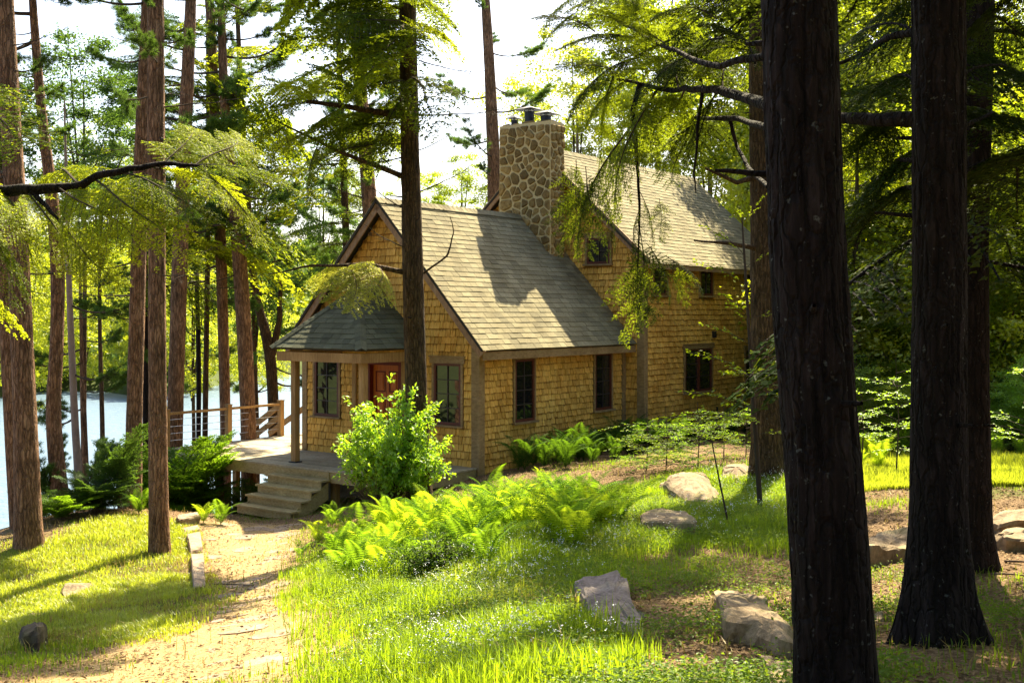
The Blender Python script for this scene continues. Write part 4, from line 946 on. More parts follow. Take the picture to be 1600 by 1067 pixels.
px_tree('hemlock_tree', T14, 'tree', [(1308, 1120, 140), (1306, 1050, 128), (1295, 850, 124), (1284, 700, 121), (1272, 550, 122), (1262, 400, 121), (1254, 200, 120), (1248, 0, 119)], 4.9, BD, 15, 96, 420, .11, .25, seed=19, fs=1.7)
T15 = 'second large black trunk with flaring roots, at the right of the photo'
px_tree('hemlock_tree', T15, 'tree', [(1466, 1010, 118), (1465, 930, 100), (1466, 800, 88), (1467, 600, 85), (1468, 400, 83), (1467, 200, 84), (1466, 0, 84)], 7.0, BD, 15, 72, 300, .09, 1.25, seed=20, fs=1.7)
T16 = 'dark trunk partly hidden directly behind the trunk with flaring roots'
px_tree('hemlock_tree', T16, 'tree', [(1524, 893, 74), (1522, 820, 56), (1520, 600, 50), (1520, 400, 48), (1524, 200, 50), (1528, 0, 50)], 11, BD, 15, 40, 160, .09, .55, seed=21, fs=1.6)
T0 = 'hemlock outside the left edge that reaches a long dark limb across the upper left'
px_tree('hemlock_tree', T0, 'tree', [(-190, 1000, 60), (-200, 500, 52), (-205, 200, 48)], 9.5, BD, 13, 24, 90, .08, seed=22)
# --- pine crowns above, a few limbs in view
PINES = [k for k in TR if TR[k][0].name.startswith('pine_tree') and 'thin dark trunk' not in k and 'slim' not in k]
for i, k in enumerate(PINES):
    crown_of(k, 8.5, TR[k][1][-1][2] - .3, 11, PB, 2.2, 1.6, 3.2, 200 + i, droop=.05)
    crown_of(k, 3.5, 9.0, 7, DB, 2.4, .9, 2.4, 300 + i, droop=-.02)
    crown_of(k, 5.0, 9.0, 7, PB, 2.2, 1.2, 2.6, 400 + i, droop=.0)
for k in ('slim pale crooked trunk between the bent pine and the paired pines, lake behind', 'slim grey trunk just right of the pale crooked one by the lake', 'thin dark trunk seen between the two paired pines left of the path', 'slim trunk rising behind the railing between the corner and middle posts'):
    crown_of(k, 1.0, TR[k][1][-1][2], 12, PB, 2.2, 1.0, 1.9, len(k) % 7 + 500, droop=.0)
crown_of('crooked forked tree left of the porch, leaning over the lake', .8, 12, 24, PB, 2.2, 1.2, 2.4, 510)
crown_of('thin dark-topped trunk behind the gable left of the pinkish pine', 5.5, 15.5, 34, HF, 2.6, 1.8, 3.6, 511, droop=-.1)
crown_of('thin dark trunk seen between the two paired pines left of the path', 5.0, 12, 26, HF, 2.6, 1.8, 3.4, 512, mats=[M['pine'], M['bark_twig']], droop=-.1)
# the central hemlock
t = TR[T12][0]
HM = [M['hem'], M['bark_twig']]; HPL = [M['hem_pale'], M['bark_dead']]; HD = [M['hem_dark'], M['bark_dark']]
limb(t, [px_at(632, 182, 20.3), px_at(560, 170, 19.6), px_at(480, 160, 19)], (.07, .035), BH, seed=3); limb(t, [px_at(634, 278, 20.3), px_at(540, 240, 19.8), px_at(425, 185, 19)], (.055, .012), BH, seed=5)
limb(t, [px_at(634, 426, 20.3), px_at(570, 414, 19.8), px_at(490, 416, 19.2), px_at(418, 431, 18.8)], (.05, .008), BH, seed=7); limb(t, [px_at(662, 427, 20.3), px_at(700, 400, 19.8), px_at(709, 365, 19.6), px_at(704, 338, 19.4)], (.022, .006), BH, seed=8)
for a, b, i in (((600, 418, 20), (520, 462, 19), 0), ((575, 414, 19.8), (505, 425, 18.6), 1), ((545, 414, 19.6), (560, 482, 18.8), 0), ((590, 416, 20), (605, 455, 18.9), 1), ((520, 414, 19.4), (500, 445, 20.6), 2)):
    PBx(t, HF[i], 2.6, a, b, mats=HPL, width=1.1)
q2 = 0
for a, b, i in (((480, 160, 19), (360, 190, 18.4), 0), ((500, 162, 19.2), (430, 110, 18), 1), ((540, 168, 19.5), (470, 215, 18.6), 2), ((450, 196, 19.2), (395, 230, 18.4), 0), ((500, 222, 19.5), (470, 300, 19), 1),
                ((632, 60, 20.3), (520, 60, 18.6), 0), ((634, 20, 20.3), (500, -20, 19), 1), ((632, 90, 20.3), (560, 130, 18.2), 2), ((636, 120, 20.3), (690, 160, 18.6), 1), ((640, 50, 20.3), (720, 60, 19), 0), ((638, 10, 20.3), (700, 20, 18.5), 2), ((634, 30, 20.3), (600, 90, 18.4), 0), ((560, 170, 19.6), (520, 90, 18.5), 1), ((632, 130, 20.3), (540, 100, 21), 2), ((540, 240, 19.8), (500, 180, 18.8), 0), ((632, -20, 20.3), (430, -30, 19), 1), ((632, 40, 20.3), (440, 60, 20), 2), ((632, 70, 20.3), (470, 130, 21), 0), ((634, 150, 20.3), (580, 230, 19), 1), ((480, 205, 19.3), (420, 250, 19), 2), ((500, 162, 19.1), (390, 120, 19.6), 0)):
    PBx(t, HF[i], 2.6, a, b, mats=[M['hem_bright'], M['bark_twig']] if q2 % 2 else HM, width=1.0); q2 += 1
for i, (a, b) in enumerate((((655, 95), (755, 120)), ((655, 235), (735, 195)), ((655, 300), (760, 250)), ((640, 330), (555, 280)), ((655, 180), (800, 175)), ((632, 245), (520, 265)), ((640, 390), (560, 350)))):
    PBx(t, DB[i % 4], 2.4, a + (20.3,), b + (19.5 + (i % 3) * .6,), mats=None)
crown_of(T12, 6.2, 9.0, 14, HF, 2.6, 1.5, 3.0, 521, droop=-.15, az=(2.2, 4.6))
crown_of(T12, 8.2, 16.5, 30, HF, 2.6, 1.6, 3.6, 520, droop=-.2)
# the limb across the upper left, with the sprays it carries
t = TR[T0][0]
limb(t, [px_at(-190, 330, 9.5), px_at(0, 298, 9), px_at(90, 292, 8.8), px_at(150, 282, 8.7), px_at(200, 268, 8.6), px_at(270, 262, 8.6), px_at(340, 262, 8.5)], (.055, .010), BD, seed=11)
limb(t, [px_at(48, 298, 8.9), px_at(72, 322, 8.7), px_at(92, 346, 8.6), px_at(120, 385, 8.5)], (.022, .006), BD, seed=12)
for q, (a, b, i) in enumerate((((190, 270, 8.6), (330, 330, 8.2), 0), ((150, 282, 8.7), (270, 372, 8.0), 1), ((90, 292, 8.8), (215, 385, 8.2), 2), ((240, 262, 8.6), (385, 300, 8.8), 0), ((280, 262, 8.6), (450, 262, 8.4), 1), ((40, 297, 8.9), (110, 420, 8.3), 2),
                  ((0, 298, 9), (60, 400, 8.3), 0), ((310, 262, 8.5), (410, 375, 8.1), 2), ((200, 268, 8.6), (230, 330, 9.6), 0), ((120, 285, 8.8), (60, 260, 10), 1), ((250, 262, 8.6), (330, 180, 9.4), 1), ((300, 262, 8.6), (395, 205, 9.5), 0), ((-60, 310, 9.1), (40, 430, 8.4), 1), ((90, 345, 8.6), (180, 440, 8.3), 0),
                  ((-150, 420, 9.4), (35, 470, 8.6), 0), ((-160, 200, 9.5), (20, 250, 8.7), 1), ((-170, 120, 9.5), (25, 215, 8.4), 2))):
    PBx(t, HB[i], 2.6, a, b, mats=[M['hem_bright'] if q % 4 else M['hem'], M['bark_twig']], width=.85)
crown_of(T0, 9, 12.5, 7, HF, 2.6, 1.4, 3.0, 530, droop=-.15)
# upper left and centre sprays hang from a hemlock whose trunk stands by the left pines
TH_ = 'slender hemlock with feathery sprays rising beyond the deck, among the pines'
px_tree('hemlock_tree', TH_, 'tree', [(320, 700, 9), (322, 560, 9), (326, 300, 8), (325, 60, 7)], 32, BH, 13, 12, 70, .06, seed=25)
for q, (a, b, i) in enumerate((((326, 330, 32), (450, 350, 29), 1), ((326, 300, 32), (470, 290, 29), 0), ((326, 200, 32), (470, 210, 29), 2), ((326, 420, 32), (440, 400, 29), 0), ((326, 440, 32), (230, 450, 29), 1), ((326, 330, 32), (250, 350, 30), 0), ((326, 300, 32), (400, 330, 30), 1), ((326, 260, 32), (430, 270, 30.5), 2), ((326, 250, 32), (240, 230, 30), 0), ((326, 180, 32), (420, 160, 30), 1), ((326, 150, 32), (230, 120, 30), 2), ((326, 90, 32), (430, 70, 30), 0),
                  ((326, 60, 32), (230, 40, 30), 1), ((326, 20, 32), (420, 0, 30), 2), ((326, 400, 32), (390, 430, 30.5), 0), ((326, 380, 32), (260, 410, 30.5), 1), ((326, 220, 32), (350, 260, 29.5), 2), ((326, 120, 32), (360, 130, 29.5), 0), ((326, 340, 32), (300, 380, 29.5), 2))):
    PBx(TR[TH_][0], HF[i], 2.6, a, b, mats=[M['hem_bright'] if q % 2 else M['hem'], M['bark_twig']], width=1.2)
crown_of(TH_, 6, 12.8, 14, HF, 2.6, 1.2, 2.6, 540, droop=-.1)
# limbs and hanging sprays of the huge tree
t = TR[T14][0]
limb(t, [px_at(1225, 172, 4.95), px_at(1150, 150, 5.6), px_at(1100, 140, 6.2), px_at(1040, 138, 6.9), px_at(965, 122, 7.6)], (.032, .010), BD, seed=21)
limb(t, [px_at(1225, 208, 4.95), px_at(1150, 184, 6.0), px_at(1080, 180, 7), px_at(1020, 168, 8)], (.020, .006), BD, seed=22)
limb(t, [px_at(1225, 80, 4.95), px_at(1120, 100, 5.6), px_at(1040, 70, 6.5), px_at(960, 30, 7.4)], (.022, .007), BD, seed=23)
limb(t, [px_at(1000, 132, 7.2), px_at(988, 180, 7.1), px_at(994, 240, 7.05), px_at(1000, 330, 7.0), px_at(997, 420, 7.0)], (.018, .004), BD, seed=24)
limb(t, [px_at(1098, 142, 6.2), px_at(1090, 200, 6.1), px_at(1084, 270, 6.1), px_at(1088, 300, 6.1)], (.011, .003), BD, seed=25)
limb(t, [px_at(1140, 184, 6.2), px_at(1150, 230, 6.2), px_at(1168, 260, 6.0), px_at(1200, 290, 5.4)], (.010, .012), BD, seed=26)
for q, (a, b, i) in enumerate((((985, 122, 7.6), (905, 190, 7.4), 0), ((1000, 125, 7.3), (900, 240, 7.2), 1), ((1030, 136, 7), (940, 330, 6.9), 0), ((960, 110, 7.6), (868, 100, 7.8), 2), ((990, 60, 7.2), (880, 60, 7.6), 0), ((1040, 70, 6.5), (930, 10, 6.8), 1), ((1080, 85, 6), (990, 150, 6), 2),
                  ((970, 130, 7.5), (895, 330, 7.3), 1), ((985, 200, 7.3), (880, 385, 7.3), 0), ((1060, 138, 6.7), (1010, 60, 7.6), 1), ((1100, 140, 6.2), (1060, 40, 6.5), 2), ((1130, 150, 5.8), (1110, 60, 6.4), 0), ((1180, 100, 5.2), (1130, 20, 5.6), 1), ((1000, 40, 7), (960, -60, 7), 2), ((900, 20, 7.6), (850, 60, 7.8), 0), ((1120, 30, 5.8), (1030, 0, 6.2), 1), ((1150, -20, 5.6), (1070, 20, 6), 0),
                  ((1020, 20, 7.4), (900, -10, 8), 0), ((1000, 90, 7.4), (880, 150, 8), 1), ((1060, 20, 7), (950, 60, 8), 2), ((960, 115, 7.6), (930, 250, 7.9), 0), ((1090, 30, 6.4), (1000, 90, 7.4), 1), ((1130, 60, 6), (1040, 110, 7), 0), ((1070, 140, 6.6), (1020, 230, 7.4), 2), ((1120, 146, 6), (1080, 230, 6.6), 1), ((1160, 60, 5.6), (1100, 110, 6.2), 2),
                  ((1180, 0, 5.4), (1120, -30, 6), 0), ((950, -20, 8), (850, 10, 8.6), 1), ((930, 50, 7.8), (845, 20, 8.2), 2), ((1040, 180, 7.6), (960, 250, 8.2), 0), ((1100, 182, 6.8), (1050, 250, 7.6), 1))):
    low = b[1] > 180 and b[0] < 960
    if low and q % 2: continue
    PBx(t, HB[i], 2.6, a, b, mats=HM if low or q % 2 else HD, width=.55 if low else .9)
for q, (a, b, i) in enumerate((((900, 250, 7.3), (898, 370, 7.2), 0), ((915, 260, 7.3), (925, 395, 7.2), 1), ((893, 290, 7.3), (880, 400, 7.3), 0), ((1000, 300, 7.05), (1030, 395, 7.0), 1), ((998, 330, 7.05), (985, 420, 7.0), 0), ((1000, 360, 7.0), (1020, 500, 7.0), 1), ((997, 400, 7.0), (980, 540, 7.0), 0), ((1010, 380, 7), (1060, 470, 6.9), 1),
                  ((1040, 400, 7), (1105, 452, 6.9), 0), ((1060, 410, 6.9), (1070, 480, 6.9), 1), ((1000, 420, 7), (1000, 520, 6.95), 0), ((945, 300, 7.2), (960, 400, 7.1), 1), ((1030, 310, 7), (1035, 380, 7.0), 0))):
    PBx(t, HS[i], 2.6, a, b, mats=[M['hem_dark'] if q % 3 else M['hem'], M['bark_twig']], width=.85, roll=(q * .7) % 1.5 - .7)
crown_of(T14, 7, 14.5, 22, HF, 2.6, 1.6, 3.6, 550, droop=-.15)
t = TR[T15][0]
limb(t, [px_at(1440, 186, 7), px_at(1380, 188, 7.2), px_at(1300, 184, 7.6), px_at(1240, 180, 8)], (.05, .03), BD, seed=31); limb(t, [px_at(1440, 48, 7), px_at(1390, 60, 7.3), px_at(1340, 90, 7.8), px_at(1300, 105, 8)], (.028, .012), BD, seed=32)
for q, (a, b, i) in enumerate((((1400, 188, 7.2), (1330, 230, 8.2), 0), ((1440, 130, 7), (1340, 130, 8.4), 1), ((1440, 60, 7), (1350, 30, 8.2), 2), ((1430, 0, 7), (1340, -30, 8), 0), ((1440, 300, 7), (1340, 330, 9), 1), ((1500, 120, 7), (1590, 90, 8), 0), ((1500, 60, 7), (1600, 10, 8), 1), ((1500, 200, 7), (1600, 190, 8.4), 2), ((1500, 280, 7), (1600, 270, 9), 0), ((1370, 188, 7.3), (1345, 260, 8), 2), ((1500, 0, 7), (1580, -40, 7.5), 2), ((1440, 250, 7), (1350, 300, 9), 0))):
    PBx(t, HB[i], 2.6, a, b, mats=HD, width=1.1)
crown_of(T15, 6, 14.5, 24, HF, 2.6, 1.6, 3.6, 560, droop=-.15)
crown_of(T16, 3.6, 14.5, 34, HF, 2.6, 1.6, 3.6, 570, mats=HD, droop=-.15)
crown_of(T13, 6.5, 16.5, 36, HF, 2.6, 1.6, 3.8, 580, droop=-.15)
limb(TR[T13][0], [px_at(1185, 275, 19.5), px_at(1150, 285, 19), px_at(1100, 262, 18.5)], (.06, .02), BH, seed=41); limb(TR[T13][0], [px_at(1190, 390, 19.5), px_at(1140, 380, 19), px_at(1085, 376, 18.5)], (.05, .015), BH, seed=42)

# ------------------------------------------------------------------ background trees
def bg_tree(name, label, cat, px, d, ctr_py, scale, me, bark, mats=None, group=None, rz=0., trunk_w=.16, zsc=1.0, whole=False, seed=0, x=None, y=None, cz=None):
    if x is None: x, y = (px - 800) / F_PX * d, d
    g = gzf(x, y); t = thing(name, label, cat, (x, y, g), group)
    if whole:
        o = obj('crown', me, t, loc=(0, 0, .1 if cz is None else cz), rot=(0, 0, rz), scale=(scale, scale, scale * zsc))
    else:
        z_ = (ZC - (ctr_py - HOR) / F_PX * d - g) if cz is None else cz
        o = obj('crown', me, t, loc=(0, 0, z_), rot=(0, 0, rz), scale=(scale, scale, scale * zsc))
        h = z_ + 1.2 * scale * zsc; P = np.array([(0, 0, -.4), (.1 * math.sin(seed), .1, h * .35), (.12 * math.cos(seed), -.1, h * .7), (0, 0, h)])
        obj('trunk', trunk_mesh('trunk', P, [trunk_w, trunk_w * .85, trunk_w * .6, .02], 9, 24, bark, .05, seed), t)
    if mats: setmat(o, *mats)
    return t
LY, LG, LD, TW = M['leaf_y'], M['leaf'], M['leaf_d'], M['bark_twig']
rg = np.random.default_rng(5)
# left, on the slope down to the lake
for q, (lab, px, d, py, sc, me, ms, zs) in enumerate((
    ('bright yellow-green tree low by the lake between the left pines', 130, 44, 520, .9, CRS[0], (LY, TW), .9),
    ('yellow-green leafy tree behind the railing, left of the middle post', 300, 46, 500, 1.2, CRS[0], (LY, TW), 1.1),
    ('yellow-green tree overhanging the lake just left of the porch', 400, 50, 540, 1.0, CRS[0], (LY, TW), .9),
    ('green leafy tree filling the gap between the bent pine and the paired pines', 160, 40, 300, 1.1, CRS[0], (LG, TW), 1.0),
    ('tall green tree behind the two paired pines', 215, 48, 440, 1.1, CRS[0], (LY, TW), .8),
    ('loose green tree left of the front gable', 505, 46, 330, .8, CRS[0], (M['pine'], TW), 1.5),
    ('dark green tree at the upper left beyond the bent pine', 130, 38, 200, 1.3, CRS[0], (M['pine'], TW), 1.0),
    ('green tree behind the gable ridge, right of the hemlock trunk', 720, 50, 315, 1.2, CRS[0], (LG, TW), .7),
    ('leafy green tree at the left edge above the lake', 40, 42, 480, 1.2, CRS[0], (LY, TW), 1.1),
    ('feathery green tree above the deck railing', 400, 38, 380, 1.0, CRS[0], (M['pine'], TW), 1.4))):
    bg_tree('leafy_tree', lab, 'tree', px, d, py, sc, me, BH, ms, rz=rg.uniform(0, 6), zsc=zs, trunk_w=.11, seed=q)
for q, (lab, px, d, py, sc, zs) in enumerate((
    ('yellow-green tree top rising over the main roof beside the chimney', 900, 48, 215, 1.6, 1.0), ('yellow-green tree behind the ridge of the main roof', 980, 50, 250, 1.5, .8), ('bright leafy tree right of the pale trunk behind the roof', 1110, 46, 250, 1.5, 1.0), ('tall leafy tree behind the roof end', 1180, 44, 130, 1.9, 1.1), ('high green tree top beyond the roof, above the ridge', 1030, 54, 70, 2.0, 1.0))):
    bg_tree('leafy_tree', lab, 'tree', px, d, py, sc, CRS[0], M['bark_pale'], (LY if q < 3 else LG, TW), rz=rg.uniform(0, 6), zsc=zs, trunk_w=.2, seed=q)
px_tree('pale_tree', 'pale bare trunk behind the ridge of the main roof', 'tree', [(1072, 420, 14), (1062, 290, 13), (1052, 240, 12), (1045, 190, 9)], 48, M['bark_pale'], 15, 10, 40, .05, seed=33)
# the wall of forest on the right: three ranks
G1 = 'trees in the forest wall right of the cabin'
lab = {0: 'dense green leafy tree in the forest wall behind the dark trunks', 1: 'dark drooping hemlock in the forest wall behind the dark trunks', 2: 'sunlit yellow-green tree in the forest wall behind the dark trunks'}
n = 0
def lab_(k, row, px):
    a = ('green leafy tree', 'dark drooping hemlock', 'yellow-green leafy tree')[k]; b = ('front', 'middle', 'rear')[row]
    c = 'hidden behind the huge trunk' if px < 1325 else 'seen between the two large trunks' if px < 1425 else 'behind the trunk with flaring roots' if px < 1545 else 'at the right edge of the photo'
    return a + ' in the ' + b + ' forest rank, ' + c
for row, (d0, step, cnt_) in enumerate(((29.5, 56, 9), (38, 55, 10), (49, 52, 12))):
    for i in range(cnt_):
        px = 1225 + step * i + rg.uniform(-18, 18); d = d0 + rg.uniform(-3, 3); k = int(rg.choice((0, 1, 1, 2))) if row == 0 else int(rg.choice((0, 0, 1, 2)))
        if row == 0 and px < 1290: continue
        if k == 1: bg_tree('hemlock_tree', lab_(1, row, px), 'tree', px, d, 0, rg.uniform(1.5, 2.1), HC[n % 2], BH, (M['hem_dark'] if n % 2 else M['hem'], TW), G1 + ', hemlocks', rg.uniform(0, 6), whole=True, zsc=rg.uniform(.6, .75) if row == 0 else rg.uniform(.8, 1.05))
        else: bg_tree('leafy_tree', lab_(k, row, px), 'tree', px, d, 0, rg.uniform(1.5, 1.9), CR[n % 2], BH, ((LG, LG, LY)[k], TW), G1 + (', green' if k == 0 else ', yellow-green'), rg.uniform(0, 6), zsc=rg.uniform(1.0, 1.2) if row == 0 else rg.uniform(1.3, 1.7), cz=rg.uniform(3.4, 4.6) if row == 0 else rg.uniform(5.2, 8.0), seed=n)
        n += 1
for i in range(9):   # understory
    px = rg.uniform(1320, 1660); d = rg.uniform(24, 28)
    bg_tree('forest_shrub', 'low leafy shrub at the foot of the forest wall on the right', 'shrub', px, d, 0, rg.uniform(.35, .6), CR[i % 2], BH, ((LG, LD, M['bushleaf'])[i % 3], TW), 'shrubs at the foot of the forest wall', rg.uniform(0, 6), zsc=.8, cz=rg.uniform(.7, 1.2), trunk_w=.02, seed=i)
# forest around and behind the viewer (it shades the clearing and shows in the window panes)
for i, (x, y) in enumerate(((-7, -6), (-3, -9), (1, -8), (5, -6), (9, -3), (12, 2), (13, 8), (-11, -2), (-14, 4), (3, -14), (-6, -14), (10, -10), (16, -2), (15, 14), (19, 20), (12, 19), (-2, -18), (20, 8))):
    k = i % 2
    if k: bg_tree('hemlock_tree', 'tall hemlock of the surrounding forest outside the photo', 'tree', 0, 0, 0, rg.uniform(1.5, 2), HC[i // 2 % 2], BH, (M['hem_dark'], TW), 'surrounding forest hemlocks', rg.uniform(0, 6), whole=True, x=x, y=y, seed=i)
    else: bg_tree('leafy_tree', 'tall leafy tree of the surrounding forest outside the photo', 'tree', 0, 0, 0, rg.uniform(1.4, 1.8), CR[i // 2 % 2], BH, (LG, TW), 'surrounding leafy forest trees', rg.uniform(0, 6), zsc=1.4, cz=7.5, x=x, y=y, seed=i)
# far forest on the hills: one mass
def far_forest():
    rg = np.random.default_rng(77); Vs, Fs, rn = [], [], []; nb = 0
    ang = np.radians(rg.uniform(-30, 34, 1900)); rr = 132 + 330 * rg.random(1900)**1.7; x, y = rr * np.sin(ang), rr * np.cos(ang); z = hill_z(x, y); ok = z > -6.5; x, y, z, rr = x[ok], y[ok], z[ok], rr[ok]
    m = 130; n = len(x); s = rg.uniform(2.2, 4.2, n) * (1 + (rr - 130) / 500); u_ = unit(rg.normal(0, 1, (n, m, 3))); u_[..., 2] = np.abs(u_[..., 2]) * 1.2 - .35
    P = np.stack([x, y, z + s * .9], 1)[:, None] + u_ * (s[:, None, None] * np.array((1, 1, 1.15))) * rg.uniform(.75, 1.05, (n, m, 1)); P = P.reshape(-1, 3); N_ = unit(u_.reshape(-1, 3) + rg.normal(0, .5, (n * m, 3)))
    D = unit(np.cross(N_, rg.normal(0, 1, N_.shape))); sz = np.repeat(s, m) * .24 * rg.uniform(.7, 1.3, n * m)
    V, F = leaves_mesh(P, D, N_, sz * 1.2, sz); o = obj('far_forest', mk_mesh('far_forest', V, [F], [M['far']], attrs={'rnd': ('FACE', np.repeat(rg.random(n), m * 2))})); o['kind'] = 'stuff'; o['label'] = 'sunlit yellow-green woods on the far shore hills'
far_forest()

for k, zz in ((T14, (2.9, 3.3, 3.9, 4.5)), (T15, (2.6, 3.2, 3.9, 4.4)), (T12, (1.8, 3.2, 5.4, 6.8)), (T16, (2.2, 4.1))):
    for i, z_ in enumerate(zz):
        p_ = on_trunk(k, z_); a = -1.2 - i * 1.1 + (.5 if i % 2 else 0); r_ = np.interp(z_, TR[k][1][:, 2], TR[k][2]); d_ = np.array((math.cos(a), math.sin(a), .1)); limb(TR[k][0], [p_ + d_ * r_ * .6, p_ + d_ * (r_ + .07), p_ + d_ * (r_ + .12 + .05 * (i % 3))], (.018, .008), BD, name='branch_stub', seed=i)

# ------------------------------------------------------------------ shrubs by the deck
def bush_mesh(name, seed, r=.9, h=1.7, nst=34, leaf=.07, mats=None):
    rg = np.random.default_rng(seed); mb = MB(); P, D, Rn = [], [], []
    for q in range(nst):
        a = rg.uniform(0, 2 * math.pi); rr = r * rg.uniform(.15, 1)**.6; hh = h * rg.uniform(.45, 1.0) * (1 - .35 * (rr / r)**2); e = np.array((math.cos(a) * rr, math.sin(a) * rr, hh)); b = bez((0, 0, 0), (e[0] * .3, e[1] * .3, hh * .7), e, 8)
        mb.tube(b, np.linspace(.012, .003, 8), 4, 1)
        for z in range(11):
            f = rg.uniform(.4, 1); p = np.array([np.interp(f, np.linspace(0, 1, 8), b[:, k]) for k in range(3)]); d = unit(np.array((math.cos(a), math.sin(a), .3)) + rg.normal(0, .8, 3)); l = rg.uniform(.1, .28); e2 = p + d * l; mb.tube([p, e2], [.003, .001], 3, 1); rn = rg.random() * .4
            for w in range(13):
                P.append(p + d * l * rg.uniform(.3, 1.1) + rg.normal(0, .035, 3)); D.append(unit(d + rg.normal(0, .8, 3) + (0, 0, -.15))); Rn.append(rn)
    P, D, Rn = np.array(P), np.array(D), np.array(Rn); n = len(P); V, F = leaves_mesh(P, D, unit(rg.normal(0, .6, (n, 3)) + (0, 0, 1)), leaf * rg.uniform(.6, 1.2, n), leaf * rg.uniform(.45, .7, n)); mb.add(V, F, 0, np.repeat(Rn, 2)); return mb.mesh(name, mats)
def twig_mesh(name, seed, r, h, n, mat_):
    rg = np.random.default_rng(seed); mb = MB()
    for q in range(n):
        a = rg.uniform(0, 2 * math.pi); e = np.array((math.cos(a), math.sin(a), 0)) * r * rg.uniform(.4, 1) + (0, 0, h * rg.uniform(.1, 1)); mb.tube(bez(rg.normal(0, .06, 3) * (1, 1, 0), (e[0] * .6, e[1] * .6, h * .9), e, 7), np.linspace(.006, .0015, 7), 3)
    return mb.mesh(name, [mat_])
b0 = gp(612, 812); BSC = .9
t = thing('leafy_bush', 'bright yellow-green bush in front of the porch, right of the steps', 'bush', tuple(b0))
obj('foliage', bush_mesh('foliage', 3, 1.1, 2.6, 110, .088, [M['bushleaf'], M['bark_twig']]), t, scale=(.88, .88, .98)); obj('dry_twigs', twig_mesh('dry_twigs', 4, .8, .9, 70, M['bark_dead']), t, loc=(-.25, -.1, 0))
b1 = gp(676, 900); t = thing('dark_bush', 'small dark clipped shrub in the middle of the ferns', 'bush', tuple(b1)); obj('foliage', bush_mesh('foliage', 5, .36, .48, 26, .035, [M['leaf_d'], M['bark_twig']]), t, scale=(1.2, 1, 1))
CB = hemlock_bough('branch', 66, 1.2, 14, 1.7, .3, limb=.01, mats=[M['fern'], M['bark_twig']])
def bough_bush(name, label, p, n, l, rise, seed, mats=None, me=None, L0=1.2):
    rg = np.random.default_rng(seed); t = thing(name, label, 'bush', tuple(p))
    for i in range(n):
        a = i * 2.4 + rg.uniform(-.4, .4); z0 = rg.uniform(0, rise * .6); o = obj('branch', me or CB, t, mw=aim((0, 0, z0), (math.cos(a) * l * rg.uniform(.6, 1), math.sin(a) * l * rg.uniform(.6, 1), z0 + rise * rg.uniform(.1, .8)), L0))
        if mats: setmat(o, *mats)
    obj('dry_twigs', twig_mesh('dry_twigs', seed, l * .8, rise * .7, 30, M['bark_dead']), t); return t
FM = [M['bushleaf'], TW]
p = WL(-2.75, 6.5, 0); p[2] = gzf(p[0], p[1]); bough_bush('low_shrub', 'spreading green shrub below the left end of the deck', p, 56, 1.35, 1.75, 1, [M['fern'], TW])
p = WL(-2.6, 7.9, 0); p[2] = gzf(p[0], p[1]); bough_bush('low_shrub', 'yellow-tipped shrub at the foot of the railing corner post', p, 40, 1.0, 1.75, 2, FM)
p = gp(150, 800); bough_bush('low_shrub', 'dark green juniper between the bent pine and the straight red pine', p, 30, .75, .6, 3, [M['pine'], TW])
p = gp(95, 812); bough_bush('low_shrub', 'low green shrub at the foot of the bent pine', p, 22, .7, .5, 4, [M['fern'], TW])
p = gp(165, 792) + (0, .8, -.1); bough_bush('low_shrub', 'blue-green spruce seedling on the bank edge', p, 24, .6, 1.25, 5, [M['pine'], TW])
p = gp(-20, 850) + (.0, 3.5, -.6); bough_bush('low_shrub', 'pine scrub at the left edge below the bank', p, 18, 1.2, 1.4, 6, None, PB[0], 2.2)
p = px_at(60, 800, 27); bough_bush('low_shrub', 'pine scrub on the lake slope between the two leftmost pines', p, 16, .9, 1.3, 7, None, PB[1], 2.2)
p = px_at(300, 720, 34); p[2] = gzf(p[0], p[1]); bough_bush('low_shrub', 'pine scrub beyond the railing corner', p, 16, 1.1, 1.6, 8, None, PB[2], 2.2)
for q, (a_, b_, hh_) in enumerate(((-.6, 6.9, 1.5), (.4, 5.9, 1.6), (.9, 7.4, 1.7))):
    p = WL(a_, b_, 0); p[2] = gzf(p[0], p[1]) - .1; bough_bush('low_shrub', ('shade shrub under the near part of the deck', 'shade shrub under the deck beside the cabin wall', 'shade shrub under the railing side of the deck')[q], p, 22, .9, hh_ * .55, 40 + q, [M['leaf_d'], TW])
# ferns
def frond_mesh(seed, L=.62, n=27):
    rg = np.random.default_rng(seed); t = np.linspace(0, 1, 9); ax = np.c_[L * (t * .34 + .34 * t**2), .02 * np.sin(t * 6), L * (1.08 * t - .42 * t**2.8)]; mb = MB(); mb.tube(ax, .0035 * (1 - t * .8) + .0006, 3, 0)
    P, D, Ln = [], [], []
    for i, f in enumerate(np.linspace(.1, .99, n)):
        p = np.array([np.interp(f, t, ax[:, k]) for k in range(3)]); tg = np.array([np.interp(f, t, np.gradient(ax[:, k])) for k in range(3)]); tg /= np.linalg.norm(tg)
        for s in (-1, 1): P.append(p); D.append(unit(np.array((0, s, 0)) + tg * .35 + (0, 0, -.18))); Ln.append(L * .215 * math.sin(math.pi * min(1, f * .9 + .1)**.8 * .98)**.8 * rg.uniform(.9, 1.1) + .006)
    P, D, Ln = np.array(P), np.array(D), np.array(Ln); N_ = np.tile(unit(np.array((-.4, 0, 1.))), (len(P), 1)); V, F = leaves_mesh(P, D, N_, Ln, np.minimum(.0155, Ln * .25)); mb.add(V, F, 0, rg.random(len(F)) * .2); return mb.mesh('frond', [M['fern']])
FR = [frond_mesh(i, .62 + .06 * i) for i in range(3)]
